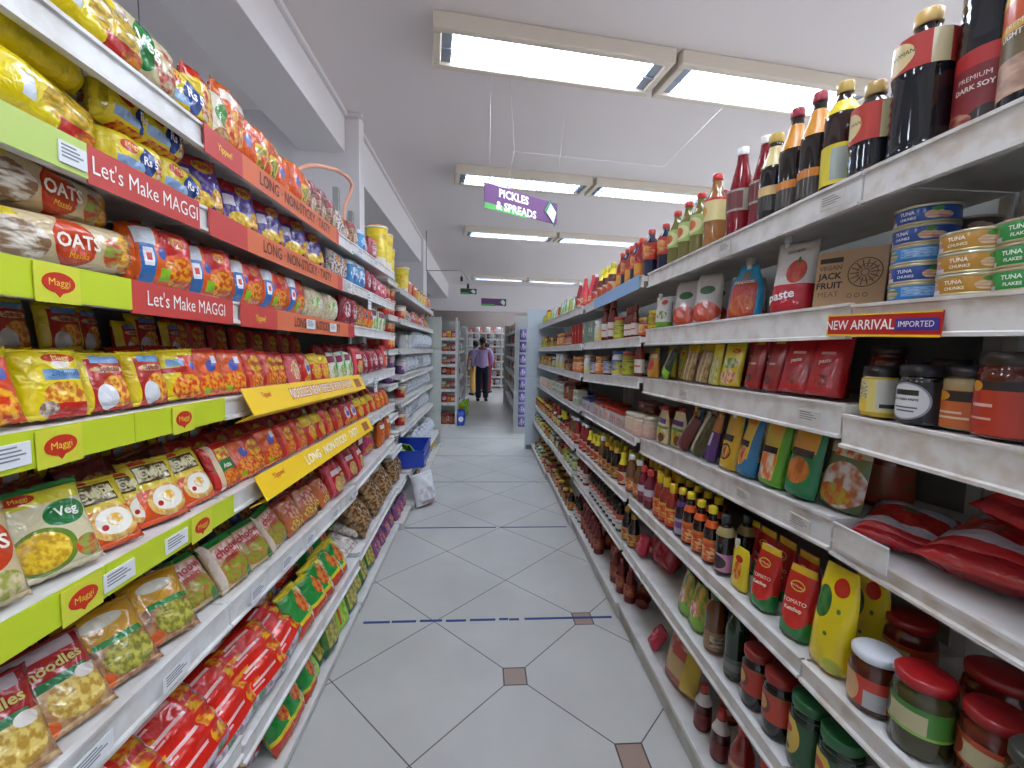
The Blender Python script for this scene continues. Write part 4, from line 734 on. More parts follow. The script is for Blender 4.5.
dp('colp4', 'sauce_pouch', 'sauce pouch', 'yellow pouch, brown ring picture', .085, .18, .045, 'cfa82c', [('r', .4, .56, .36, .06, '221a1a'), ('e', .45, .3, .34, .15, '4a2a1a'), ('en', .45, .3, .28, .12, 'd8a03a', '8a4a24', 5)], [], spout=(-.01, 'd8b424', .011, .02))
dp('purpp', 'sauce_pouch', 'sauce pouch', 'purple pouch with tawny top', .065, .185, .045, '5a3478', [('r', .5, .82, .5, .2, 'b87a3a'), ('r', .5, .45, .16, .14, 'd8d0e0')], [], spout=(0, 'c88a2a', .010, .02))
dp('whol', 'sauce_pouch', 'sauce pouch', 'olive and cream pouch leaning', .085, .18, .035, '4a4a2a', [('r', .2, .5, .2, .5, 'd0d4b0'), ('rn', .7, .5, .2, .3, '5a5a34', '3a3620', 4)], [])
dp('mrnp', 'sauce_pouch', 'sauce pouch', 'maroon pouch leaning back', .085, .16, .035, '6a1c24', [('r', .12, .5, .1, .5, 'b8a494')], [])
dp('mayop', 'mayonnaise_pouch', 'sauce pouch', 'cream pouch with vegetables, red caps', .11, .165, .06, 'd0c49a', [('en', .5, .25, .44, .22, 'd8b83a', '8a9a4a', 4), ('r', .5, .68, .4, .07, '5a3a7a'), ('e', .7, .2, .2, .14, '6a3a2a'), ('r', .6, .5, .38, .04, '5a8a4a')], [], spout=(.014, 'c8301c', .014, .018), wid=[(0, .95), (.1, 1), (.7, .98), (1, .7)])
dp('food', 'frozen_meal_pouch', 'food pouch', 'green and white meal pouch', .14, .185, .05, '55663a', [('r', .5, .92, .5, .1, 'a89a78'), ('rn', .5, .86, .3, .07, 'b8402a', 'c8b890', 6), ('en', .55, .36, .5, .36, 'c8c4bc', 'a8603a', 4), ('en', .45, .2, .4, .16, 'b85a2a', 'a89a3a', 5)], [])
dp('gpch', 'soup_pouch', 'sauce pouch', 'lime pouch with vegetable picture', .095, .165, .045, '7aa83a', [('rn', .5, .62, .46, .34, 'c8a03a', '6a8a3a', 4), ('en', .4, .4, .34, .16, 'd8c0a8', 'c8703a', 5)], [], wid=[(0, .95), (.1, 1), (.75, 1), (1, .7)])
dp('cheep', 'sauce_pouch', 'sauce pouch', 'big cream pouch, red print', .19, .22, .06, 'b8ac82', [('rn', .5, .4, .4, .26, 'b8402a', 'c0b488', 3), ('e', .5, .3, .4, .2, 'b89a5a'), ('r', .56, .48, .3, .08, 'b83a24'), ('r', .5, .06, .5, .06, '9a3a2a'), ('r', .85, .5, .16, .5, 'c0a83a')], [])
dp('spin', 'instant_mix_packet', 'sauce packet', 'green and white packet', .10, .16, .05, 'd8dfd0', [('r', .3, .6, .2, .4, '3fa83c'), ('en', .65, .4, .26, .26, 'c8d89a', '6aa04a', 4)], [], small=True)
dp('ygrn', 'instant_mix_packet', 'sauce packet', 'yellow-green packet', .09, .13, .05, 'c4c83a', [('en', .5, .45, .36, .26, '8aa83a', 'd8d4a0', 4)], [], small=True)
dp('brnp', 'snack_pouch', 'snack pouch', 'brown snack pouch', .14, .19, .07, '7a5a44', [('en', .5, .45, .36, .26, 'c0b0a0', '6a4a3a', 4)], [], small=True)
# flat bags lying on the shelf
def lying(code, name, cat, look, w, h, t, base, layers, seed=0, rough=.2, **k):
    m = art(code, base, layers, rough=rough, bump=.3)
    parts, f = pillow(w, h, t, m, seed=seed, wr=.14)
    K(code, name, cat, look, parts)
lying('ltom', 'tomato_puree_bag', 'sauce bag', 'shiny red tomato bag', .26, .30, .10, 'b01c22', [('en', .5, .5, .42, .2, 'b83226', '9a1418', 5), ('r', .5, .24, .5, .07, 'b9b4bc'), ('e', .5, .62, .1, .05, '3f6a34'), ('r', .5, .8, .5, .1, 'a8aab8')], seed=3)
lying('lblo', 'chilli_bag', 'sauce bag', 'bulging pinkish red bag', .20, .20, .11, '9c2230', [('en', .5, .5, .4, .35, '8a1a26', 'b8384a', 6), ('r', .2, .2, .1, .05, 'd8a8a8')], seed=4)
lying('lpnk', 'candy_bag', 'sauce bag', 'small pink foil bag', .09, .11, .05, 'c02440', [('en', .5, .5, .3, .3, 'd86a80', 'a81830', 5)], seed=5)
# cartons
def carton(code, name, look, w, h, d, base, layers, text=(), lidcol=None, cat='carton'):
    m = art(code, base, layers, rough=.6, coat=.02, bump=.05)
    parts = [('carton_body', box_me('carton_body', -w/2, w/2, -d/2, d/2, 0, h, m, .0015, True))]
    if lidcol:
        parts[0] = ('carton_body', box_me('carton_body', -w/2, w/2, -d/2, d/2, 0, h*.8, m, .003, True))
        parts.append(('lid', box_me('lid', -w/2-.003, w/2+.003, -d/2-.003, d/2+.003, h*.8+.001, h, mat(lidcol, .4), .003)))
    for s, size, u, v, c in text:
        parts.append(('lettering', text_me(s, size, mat(c, .6), lambda X, Z, u=u, v=v: ((u-.5)*w+X, -d/2-.001, v*h+Z), bold=.03)))
    K(code, name, cat, look, parts)
carton('jack', 'food_carton', 'brown jackfruit meat carton', .165, .155, .05, 'a2815c', [('r', .22, .84, .17, .045, '2a2018'), ('r', .5, .005, .5, .01, '7a5f44')],
       [('VEGAN', .017, .22, .70, '6a5038'), ('JACK', .024, .22, .55, '2a2018'), ('FRUIT', .024, .22, .38, '2a2018'), ('MEAT', .020, .22, .22, '6a5038')])
def jack_art():
    bm = bmesh.new()
    def ring(cx, cz, r0, r1, a0=0, a1=2*pi, n=28, y=-.0262):
        vs = [[bm.verts.new((cx+r*cos(a0+(a1-a0)*i/n), y, cz+r*sin(a0+(a1-a0)*i/n))) for i in range(n+1)] for r in (r0, r1)]
        for i in range(n): bm.faces.new((vs[0][i], vs[0][i+1], vs[1][i+1], vs[1][i]))
    ring(.035, .088, .037, .0395); ring(.035, .088, .008, .010); ring(.04, .088, .022, .0235)
    for i in range(14):
        a = 2*pi*i/14; c, s = cos(a), sin(a)
        q = [bm.verts.new((.035+c*r-s*k, -.0262, .088+s*r+c*k)) for r, k in ((.013, -.0012), (.034, -.0012), (.034, .0012), (.013, .0012))]
        bm.faces.new(q)
    for k in range(3): ring(.005+.018*k, .028, .0045, .006, n=14)
    me = bpy.data.meshes.new('fruit_drawing'); bm.to_mesh(me); bm.free(); me.materials.append(mat('4a3524', .7)); return me
KINDS['jack'].parts.append(('fruit_drawing', jack_art()))
carton('teal', 'food_carton', 'dark teal carton', .05, .15, .07, '1e5a52', [])
carton('bxor', 'tea_carton', 'orange-lidded pale box', .12, .095, .09, 'd4ccc4', [('rn', .5, .4, .4, .3, 'c86a4a', 'd8d0c8', 5), ('r', .2, .4, .1, .3, 'b8a8b8')], lidcol='b8381c')
carton('bxbl', 'tea_carton', 'blue-lidded pale box', .12, .095, .09, 'd0ccd0', [('rn', .5, .4, .4, .3, '8a6a8a', 'd8d0d0', 5)], lidcol='1e3a8a')
carton('bxgn', 'tea_carton', 'pale green flat box', .11, .06, .09, 'c8d0bc', [('rn', .5, .5, .4, .3, '6a8a5a', 'd0d4c4', 5), ('r', .5, .9, .5, .12, 'e0e0d4')])
carton('bxwt', 'tea_carton', 'white carton', .06, .13, .06, 'd0d0cc', [('e', .5, .5, .3, .2, '2f5ab0')])
carton('redc', 'paste_tube_carton', 'slim red carton', .05, .17, .05, 'b0241c', [('r', .5, .6, .2, .1, 'd8b0a0')])
carton('grnc', 'paste_tube_carton', 'slim grey-green carton', .05, .165, .05, '8a9a8a', [('r', .5, .6, .3, .1, 'd0d4c8'), ('r', .5, .2, .4, .1, '5a7a5a')])

ROWS = """
l1 mbig 0.878 0.878 1 0.06 sc=1.15
l1 oveg 1.004 1.004 1 0.06 sc=1.12 l=8
l1 mrs 1.129 1.129 1 0.06 sc=1.2 l=8
l1 yelb 1.214 1.214 1 0.06 sc=0.9
l1 grnp 1.268 1.268 1 0.06
l1 ornb 1.318 1.318 1 0.06
l1 orgs 1.399 1.767 4 0.06
l1 orgs 1.798 2.148 3 0.2 row=B
l1 tanp 1.928 2.016 2 0.07
l1 tanp 2.291 2.427 2 0.2 st=2 row=B
l1 grnp 2.137 2.555 5 0.06 mix=grnp,tanp,whbr
l1 blup 2.655 2.655 1 0.06
l1 dred 2.764 2.96 3 0.06
l1 cupy 3.17 3.36 2 0.07 sc=1.35
l2 mbig 0.787 0.787 1 0.065
l2 mpln 0.782 0.782 1 0.07 dz=0.086 row=U
l2 mrs 0.941 1.09 2 0.06
l2 mrs 0.939 1.085 2 0.07 dz=0.086 row=U
l2 purp 1.204 1.952 5 0.05 l=12 rz=20 sc=0.98
l2 purp 1.401 2.472 7 0.22 row=B mix=purp,purp,dred
l2 whbr 2.197 2.302 2 0.06
l2 blup 2.508 2.627 2 0.06
l2 dred 2.804 3.243 4 0.06 mix=dred,pnkb,whbr
l2 dred 2.709 3.36 7 0.2 row=B
l3 oats 0.826 0.826 1 0.06
l3 oats 0.826 0.826 1 0.07 dz=0.09 row=U
l3 orng 1.056 1.727 5 0.06 l=4 rz=8
l3 orng 1.223 2.058 6 0.19 row=B st=2 sc=0.72
l3 wnoo 1.95 2.147 2 0.07
l3 dred 2.358 2.598 3 0.06 mix=dred,dred,masb
l3 orgn 2.75 2.87 2 0.06
l3 grnw 3.001 3.238 3 0.06
l3 dred 2.7 3.36 6 0.2 row=B
l4 mrd 0.676 0.676 1 0.05 l=14 rz=14
l4 m2 0.789 0.789 1 0.12 l=10 rz=14
l4 m2 0.787 0.787 1 0.045 l=14 rz=14
l4 m2r 0.889 0.889 1 0.045 l=16 rz=12
l4 m2r 0.978 0.978 1 0.045 l=16 rz=12
l4 mrd 1.097 1.097 1 0.045 l=14 rz=12
l4 orgn 1.208 1.208 1 0.045 l=14 rz=10
l4 orgn 1.323 1.503 3 0.05 l=14 rz=8 mix=orgn,redn
l4 redn 1.598 1.598 1 0.05 l=14
l4 pink 1.724 1.724 1 0.05 l=14
l4 redw 1.82 1.82 1 0.05 l=14
l4 yelo 1.928 2.024 2 0.05 l=12
l4 grnw 2.188 2.418 3 0.05 l=10
l4 dred 2.572 3.252 6 0.05 l=10 mix=dred,redb,redn,tanp
l4 m2 0.891 1.066 4 0.17 l=18 row=B dz=0.0
l4 m2r 0.907 1.315 6 0.24 l=8 st=2 row=C alt=mulp sc=0.9
l4 orgn 1.143 1.407 5 0.17 l=16 row=B
l4 redn 1.38 2.283 8 0.27 l=8 row=C st=2 alt=orgn sc=0.85
l4 redn 1.517 2.281 9 0.17 l=14 row=B
l4 redb 2.364 3.36 9 0.2 row=B
l5 oatp 0.646 0.646 1 0.035 l=22 rz=16
l5 vegp 0.717 0.717 1 0.035 l=24 rz=14
l5 cupa 0.823 1.008 3 0.032 l=28 rz=14
l5 cupa 1.107 1.107 1 0.032 l=28 rz=10
l5 redg 1.223 1.223 1 0.032 l=25 rz=8
l5 orgn 1.327 1.491 3 0.032 l=25 mix=orgn,orgn,redn
l5 redn 1.598 1.722 2 0.032 l=22
l5 yelo 1.833 1.936 2 0.032 l=22
l5 redn 2.065 2.197 2 0.032 l=20
l5 redw 2.329 2.439 2 0.032 l=20
l5 yelo 2.581 2.869 3 0.032 l=18
l5 redn 3.009 3.264 3 0.032 l=18
l5 mulp 0.902 1.209 5 0.18 l=24 row=B
l5 redn 1.233 2.024 8 0.17 l=24 row=B
l5 m2r 0.918 1.43 8 0.27 l=8 row=C st=2 alt=mulp sc=0.85
l5 redg 1.48 2.895 10 0.27 l=8 row=C st=2 sc=0.85
l5 redn 2.139 3.36 9 0.17 l=18 row=B
l6 noll 0.651 0.748 2 0.035 l=34 rz=16
l6 noly 0.856 0.983 2 0.035 l=34 rz=14
l6 chow 1.096 1.405 3 0.032 l=34 rz=12
l6 chow 1.54 1.54 1 0.035 l=32
l6 masb 1.686 1.997 4 0.032 l=30
l6 redb 2.152 2.528 4 0.032 l=22
l6 mulb 2.943 2.943 1 0.085 l=14
l6 ornb 3.155 3.36 2 0.06
l6 nolb 0.843 1.112 4 0.2 l=26 row=B
l6 chob 1.181 2.08 7 0.2 l=26 row=B
l6 redb 2.139 3.36 9 0.2 l=16 row=B
l6 mulp 0.957 2.183 11 0.29 l=8 row=C st=2 sc=0.95
l7 rmul 0.849 1.545 5 0.018 l=46 rz=4 sc=1.15
l7 rmu2 1.185 2.067 4 0.27 l=16 rz=0 row=B sc=1.1
l7 rmu2 1.111 1.675 3 0.14 l=50 rz=4 row=U dz=0.14 sc=1.1
l7 gyel 1.694 2.126 5 0.025 l=30 sc=1.05
l7 gyel 2.153 2.699 4 0.2 l=14 row=B sc=1.1
l7 wpas 2.347 2.55 2 0.05 l=64 sc=1.3
l7 bpas 2.609 3.181 3 0.03 l=30 sc=1.3
l7 bpas 3.105 3.36 4 0.24 l=8 row=B sc=1.1
lb rmu2 1.247 1.497 2 0.1 l=40
lb dgrn 1.496 1.861 5 0.03 l=26 mix=dgrn,gyel,limb
lb limb 1.966 2.251 3 0.03 l=14 mix=limb,limb,dgrn
lb dgrn 2.419 2.688 3 0.05 l=20
lb colr 2.846 3.36 8 0.05 l=20
lb dgrn 1.83 3.36 9 0.18 l=14 row=B
c1 cupy 3.77 3.77 1 0.09 sc=1.4
c2 cupr 3.582 3.77 2 0.07 st=2
c3 cupr 3.65 3.77 2 0.07 st=2
c4 cupu 3.722 3.77 2 0.07 st=2
c5 cupg 3.77 3.77 2 0.09
c6 cupg 3.549 3.77 2 0.09
c2 cupr 3.77 3.77 2 0.2 st=2 row=B
c3 cupr 3.77 3.77 2 0.2 st=2 row=B
f1 cupy 4.326 4.326 1 0.08 sc=1.3
f1 yelb 4.323 4.323 1 0.07
f1 ornb 4.612 5.016 2 0.07
f1 yelb 5.247 5.683 3 0.07
f1 ornb 5.879 6.2 2 0.07
f1 ornb 5.126 6.24 6 0.2 row=B
f2 cupr 4.164 4.164 1 0.07
f2 pnkb 4.433 6.208 8 0.07 l=20 mix=pnkb,whbr,ornb
f2 pnkb 4.997 6.24 7 0.2 row=B
f3 bxwt 4.318 4.551 2 0.06
f3 flor 5.012 6.24 6 0.08
f3 flor 4.995 6.24 8 0.2 row=B
f4 cupu 4.214 4.214 1 0.08
f4 flor 4.489 5.014 3 0.08 l=10
f4 flrd 5.244 5.409 2 0.08
f4 flor 5.678 6.24 4 0.08 l=10
f4 flor 4.994 6.24 8 0.2 row=B
f5 cupr 4.212 4.212 1 0.08
f5 flor 4.609 6.24 9 0.08 l=22
f5 flor 5.056 6.24 8 0.2 row=B
f6 cupr 4.21 4.21 1 0.08
f6 flor 4.546 6.24 9 0.09 l=24
f6 flor 5.111 6.24 8 0.21 row=B
f7 cupb 4.657 4.657 1 0.2
f7 flor 4.632 6.24 8 0.09 l=24
f7 flor 5.179 6.24 7 0.22 row=B
fb brnp 4.575 5.048 2 0.09
fb yelb 5.42 6.093 3 0.09
fb brnp 5.495 6.24 4 0.2 row=B
c7 bpas 3.48 3.677 2 0.05 l=14 sc=1.15
c7 bpas 3.77 3.77 2 0.2 l=8 row=B sc=1.15
cb colr 3.513 3.77 3 0.06 l=14
r1 soyl 0.71 0.71 1 0.085 rz=24
r1 soyd 0.805 0.805 1 0.08 rz=-2
r1 soyk 0.9 0.9 1 0.07 sc=1.02 rz=14
r1 soys 1.01 1.01 1 0.055 sc=1.17 rz=26
r1 mush 1.107 1.107 1 0.06 sc=1.2
r1 worc 1.186 1.186 1 0.06 sc=1.25
r1 worc 1.278 1.278 1 0.06 sc=1.25
r1 oyst 1.355 1.355 1 0.06 sc=1.25
r1 oyst 1.3 1.3 1 0.14 row=B sc=1.25
r1 ketc 1.441 1.54 2 0.06 sc=1.24
r1 vinr 1.711 1.711 1 0.06 sc=1.22
r1 ving 1.833 2.058 3 0.06 sc=1.2
r1 navy 2.186 2.296 3 0.06 sc=1.18
r1 kets 2.429 2.75 5 0.06 sc=1.18 mix=kets,kets,navy
r1 yelc 2.967 3.221 3 0.06 sc=1.15
r1 whit 3.395 3.395 1 0.06 sc=1.1
r1 cone 3.5 3.641 2 0.06 sc=1.1
r1 kets 2.785 3.219 5 0.15 row=B sc=1.18
r1 yelc 3.432 3.763 4 0.15 row=B sc=1.15
r1 whit 3.833 3.833 1 0.06 sc=1.1
r1 spin 4.005 5.052 8 0.07 mix=spin,spin,ygrn,redn
r1 ygrn 5.269 6.14 9 0.07 mix=ygrn,spin,yelb
r1 spin 4.665 6.14 9 0.2 row=B
r1 navy 2.082 2.509 5 0.16 row=B sc=1.18
r1 worc 1.262 2.063 6 0.2 row=C sc=1.25
r2 tinv 0.688 0.688 1 0.085 st=3 sc=1.08
r2 ting 0.764 0.764 1 0.062 st=3 sc=1.04
r2 tinb 0.902 0.902 1 0.1 st=5 alt=tinl sc=1.06
r2 tind 0.918 0.918 1 0.21 st=5 row=B
r2 tind 0.828 0.828 1 0.21 st=4 row=B
r2 jack 1.084 1.084 1 0.1 l=6 rz=22 sc=0.95
r2 teal 1.269 1.269 1 0.14
r2 whip 1.261 1.261 1 0.065 l=10 rz=22 sc=1.05
r2 blup2 1.482 1.482 1 0.06 l=6 rz=26 sc=1.22
r2 gryp 1.788 1.788 1 0.15 l=4 sc=1.15
r2 gryp 1.74 1.929 2 0.06 l=6 rz=34 sc=1.2
r2 whgp 2.139 2.139 1 0.05 rz=34 sc=1.2
r2 whgp 2.25 2.25 1 0.14 row=B
r2 gryp 1.633 2.229 3 0.2 row=C
r2 jyes 2.202 2.25 2 0.05
r2 jred2 2.301 2.361 2 0.05
r2 tall 2.486 2.611 3 0.06 sc=0.72
r2 jjam 2.598 2.926 4 0.13 row=B
r2 jolv 2.737 2.737 1 0.05
r2 jhon 2.89 3.196 3 0.05 mix=jhon,tall,jmaw
r2 grnc 3.374 3.516 3 0.05
r2 redc 3.701 3.95 3 0.05
r2 jorg 4.135 4.505 3 0.05 mix=jorg,jjam,jbrn
r2 jyes 4.684 5.943 9 0.05 mix=jyes,jorg,jdrk,jolv
r2 jjam 3.177 6.14 14 0.15 row=B mix=jjam,jbrn,jyes,jorg
r3 jred 0.691 0.691 1 0.06 sc=1.12
r3 jcre 0.762 0.762 1 0.055 sc=1.1
r3 jsun 0.831 0.831 1 0.055 sc=1.0
r3 jyel 0.933 0.933 1 0.06 sc=0.92
r3 jred 0.797 1.019 4 0.16 row=B
r3 redtp 1.091 1.196 2 0.055 l=12 rz=8
r3 redt2 1.286 1.387 2 0.05 l=8
r3 noopk 1.525 1.525 1 0.05 l=8 rz=10
r3 noopy 1.63 1.63 1 0.05 l=6
r3 hangn 1.752 1.86 3 0.06 l=10
r3 silvw 1.928 1.928 1 0.05 l=30 ry=22
r3 grnb 2.096 2.096 1 0.05 ry=28 l=8
r3 orgp 2.224 2.25 2 0.05
r3 redtp 1.171 1.642 6 0.15 row=B
r3 noopk 1.714 2.372 6 0.15 row=B
r3 tall 2.35 2.35 1 0.045 sc=0.8
r3 jolv 2.533 2.533 1 0.05
r3 jmay 2.727 2.727 1 0.05
r3 jbrn 2.935 2.935 1 0.045
r3 jorg 3.143 3.318 2 0.045 mix=jorg,jbrn
r3 jmaw 3.5 3.5 1 0.05
r3 jorg 3.641 3.802 2 0.045
r3 jdrk 4.024 4.221 2 0.045
r3 jmaw 4.437 4.677 2 0.045
r3 jyes 4.944 6.066 8 0.045 mix=jyes,jdrk,jpic,jgrs,jred2
r3 jbrn 2.546 6.14 16 0.14 row=B
r4 ltom 0.686 0.686 1 0.08 l=80 rz=18 sc=0.95
r4 ltom 0.694 0.694 1 0.13 l=82 rz=-6 dz=0.09 row=U sc=0.9
r4 ltom 0.86 0.86 1 0.07 l=76 rz=24 sc=0.6
r4 food 1.029 1.029 1 0.07 l=8 rz=8 sc=0.92
r4 colp3 1.136 1.136 1 0.045 l=8 rz=6 sc=1.1
r4 colp2 1.256 1.256 1 0.045 l=8 rz=6 sc=1.1
r4 colp1 1.386 1.386 1 0.045 l=8 rz=6 sc=1.1
r4 colp4 1.489 1.489 1 0.045 l=8 rz=6 sc=1.1
r4 purpp 1.625 1.625 1 0.05 l=10
r4 whol 1.739 1.739 1 0.05 l=14 ry=10
r4 mrnp 1.87 1.87 1 0.05 l=18 ry=14
r4 mayop 1.943 2.068 2 0.05
r4 colp1 1.266 1.911 5 0.14 row=B
r4 jbig 1.06 1.06 1 0.2 row=B
r4 jbig 2.25 2.56 3 0.16 row=B
r4 jtub 2.237 2.435 4 0.055
r4 bxor 2.592 3.118 5 0.065
r4 bxbl 3.353 3.5 2 0.065
r4 bxor 3.04 3.595 4 0.19 row=B
r4 bxbl 3.802 4.117 2 0.19 row=B
r4 bxgn 3.727 4.876 6 0.065 st=2 mix=bxgn,bxgn,jbig
r4 jtub 5.146 5.943 4 0.05
r4 jbig 4.203 5.319 4 0.19 row=B
r5 jpik 0.547 0.547 1 0.07
r5 jrdl 0.629 0.629 1 0.065 sc=0.96
r5 jgrn 0.729 0.729 1 0.06 sc=0.96
r5 jwhl 0.82 0.82 1 0.055
r5 jrdl 0.718 0.891 2 0.2 row=B
r5 dmyel 0.938 0.938 1 0.05 l=4 rz=0 sc=1.05
r5 dmyel 0.955 0.955 1 0.16 row=B
r5 dmred 1.052 1.187 2 0.05 l=6 rz=14
r5 smyel 1.298 1.298 1 0.045 rz=14
r5 dmred 1.146 1.412 4 0.15 row=B dz=0.0
r5 pink_ 1.402 1.402 1 0.05
r5 soyb 1.481 1.647 3 0.045
r5 purv 1.72 1.72 1 0.045
r5 chil 1.809 1.991 4 0.045
r5 plum 2.068 2.152 2 0.045
r5 ketf 2.276 2.276 1 0.11 row=B
r5 mus2 2.226 2.333 3 0.045
r5 yelc 2.422 2.422 1 0.045
r5 cokk 2.558 2.756 3 0.045
r5 chil 2.854 3.192 4 0.045 mix=chil,yelc,mus2
r5 whit 3.322 3.779 5 0.045 mix=whit,mus2,yelc,kets
r5 jjam 3.967 4.724 7 0.045 mix=jjam,kets,yelc,jgrs
r5 jdrk 4.94 6.14 8 0.045 mix=jdrk,jpic,jjam,jred2
r5 pink_ 1.409 1.596 2 0.13 row=B
r5 soyb 1.578 1.894 5 0.12 row=B
r5 chil 1.915 2.303 7 0.12 row=B
r5 yelc 2.399 3.128 8 0.12 row=B
r5 soyb 1.683 2.047 5 0.19 row=C
r5 chil 2.117 2.412 5 0.19 row=C
r5 jjam 3.349 6.011 12 0.14 row=B
r6 jgol 0.871 0.953 2 0.06
r6 jblk 1.067 1.166 2 0.055
r6 grnd 1.277 1.277 1 0.055
r6 brnj 1.402 1.402 1 0.055
r6 gpch 1.524 1.608 2 0.05 l=6
r6 lblo 1.982 1.982 1 0.1 l=26 sc=1.12
r6 lpnk 2.062 2.062 1 0.045 l=20
r6 cokk 2.212 2.283 2 0.045
r6 whts 2.394 3.033 10 0.04
r6 whts 2.627 3.339 10 0.1 row=B
r6 cokk 2.549 2.549 1 0.12 row=B
r6 tall 3.243 3.456 3 0.045 sc=0.8
r6 jolv 3.526 3.878 4 0.045 mix=jolv,tall,jgrs
r6 jgrs 4.082 4.692 6 0.045 mix=jgrs,jolv,jyes,jdrk
r6 jpic 4.845 6.065 8 0.045 mix=jpic,jyes,jred2,jgrs
r6 jdrk 3.721 5.83 10 0.14 row=B
r6 jblk 1.115 1.41 3 0.17 row=B
r6 brnj 1.424 1.766 3 0.16 row=B
rb ketr 1.107 1.218 2 0.075
rb ketf 1.329 1.448 2 0.07
rb ketr 1.476 1.476 1 0.19 row=B
rb cheep 1.633 1.633 1 0.07 l=14 sc=1.15 ry=-8 rz=6
rb lpnk 1.875 1.875 1 0.045 l=30
rb redp 2.158 2.158 1 0.1 l=75 rz=50
rb redp 2.25 2.474 3 0.07
rb redp 2.549 2.904 3 0.15 row=B
rb redp 2.834 3.225 6 0.06
rb redp 3.26 3.597 5 0.14 row=B
rb whts 3.358 3.5 3 0.05
rb jpic 3.627 4.071 5 0.05 mix=jpic,cokk,jdrk
rb jdrk 4.243 4.957 8 0.05 mix=jdrk,jred2,jjam,jpic
rb jred2 5.128 5.828 5 0.05 mix=jred2,jgrs,jdrk
rb jpic 4.287 6.093 9 0.14 row=B
"""
# ------------------------------------------------------------------ stocking the shelves
NTH = {'l': ('noodle rack', 8), 'c': ('cup shelving', 8), 'f': ('flour shelving', 8), 'r': ('sauce rack', 7)}
def shelf_name(key):
    nm, n = NTH[key[0]]
    i = n if key[1] == 'b' else int(key[1])
    return f"{nm}'s {'bottom' if key[1] == 'b' else 'top' if i == 1 else ORD[i-1]} shelf"
# each pack is nudged sideways, or swapped for a slightly smaller one, until it clears its neighbours and the rack
from mathutils.bvhtree import BVHTree
def hull(k):
    if not hasattr(k, 'hull'):
        V, F = [], []
        for p in k.parts:
            if p[0] in ('lettering', 'fruit_drawing'): continue
            b = len(V); V += [v.co.copy() for v in p[1].vertices]; F += [tuple(b+i for i in q.vertices) for q in p[1].polygons]
        k.hull = V, F
    return k.hull
NEAR = {}
for ob in list(COL.objects):
    if ob.get('category') == 'shelving unit':
        V, F = [], []
        def walk(n):
            for c_ in n.children:
                b = len(V); T = Matrix.Translation(ob.location)
                V.extend(T @ v.co for v in c_.data.vertices); F.extend(tuple(b+i for i in q.vertices) for q in c_.data.polygons); walk(c_)
        walk(ob)
        ys = [v.y for v in V]; NEAR.setdefault('rack', []).append((min(ys), max(ys), min(v.x for v in V), max(v.x for v in V), BVHTree.FromPolygons(V, F)))
TRIES = [(0, 1, 0)]+[(dy, s_, dd) for s_ in (1, .94, .88) for dd in (0, .018) for dy in (0, .008, -.008, .018, -.018, .03, -.03, .045, -.045) if (dy, s_, dd) != (0, 1, 0)]
HARD = [(0, 1, 0)]+[(dy, s_, dd) for s_ in (1, .96, .92, .88) for dd in (0, .012, .024, .036) for dy in (0, .006, -.006, .012, -.012) if (dy, s_, dd) != (0, 1, 0)]
STACKAT = {}
def settle(k, x, y, z, rz, rx, ry, sc, side, sd, st, ident):
    if st and (ident, round(y, 3)) in STACKAT:
        return STACKAT[(ident, round(y, 3))]
    V, F = hull(k); E = Euler((rx, ry, rz)).to_matrix(); best = None
    base = [E @ v for v in V]; low0 = min(v.z for v in base)
    for dy, s_, dd, up_ in [t+(0,) for t in (TRIES if k.soft else HARD)]+([(dy, s_, 0, u_) for u_ in (.02, .04, .06) for s_ in (1, .92) for dy in (0, .02, -.02)] if ident[2] == 'U' else []):
        s2 = sc*s_; T = Vector((x+sd*dd, y+dy, z+up_-low0*s2+.0008))
        W = [T+v*s2 for v in base]
        y0, y1 = min(v.y for v in W), max(v.y for v in W); z0, z1 = min(v.z for v in W), max(v.z for v in W)
        tree = BVHTree.FromPolygons(W, F); bad = 0
        for a, b, xa, xb, t in NEAR['rack']:
            if y1 > a and y0 < b and xa < 1.5*sd+.9*(sd < 0)+.9 and (xa+xb)*sd > 0 and tree.overlap(t): bad += 1
        for a, b, c_, d_, t in NEAR.setdefault(side, []):
            if y1 > a and y0 < b and z1 > c_ and z0 < d_ and tree.overlap(t): bad += 1
        if best is None or bad < best[0]: best = (bad, (x+sd*dd, y+dy, z+up_, s2), (y0, y1, z0, z1, tree))
        if not bad: break
    NEAR[side].append(best[2]); STACKAT[(ident, round(y, 3))] = best[1]
    return best[1]
PLACED = []
Rn = random.Random(11)
for ln in ROWS.strip().splitlines():
    q = ln.split(); key, kind, ya, yb, n, d = q[0], q[1], float(q[2]), float(q[3]), int(q[4]), float(q[5])
    o = dict(t.split('=') for t in q[6:])
    sd = 1 if key[0] == 'r' else -1
    ya, yb = min(ya, yb), max(ya, yb)
    for i in range(n):
        y = ya if n == 1 else ya+(yb-ya)*i/(n-1)
        for st in range(int(o.get('st', 1))):
            if o.get('mix'): kind = Rn.choice(o['mix'].split(','))
            PLACED.append((key, kind if not (o.get('alt') and st in (0, 2)) else o['alt'], y, d, st, o, sd))
PLACED.sort(key=lambda p: (p[0], p[5].get('row') is not None, p[2]))
COUNT = {}
ROWN = {None: 'front row', 'B': 'second row', 'C': 'back row', 'U': 'upper layer'}
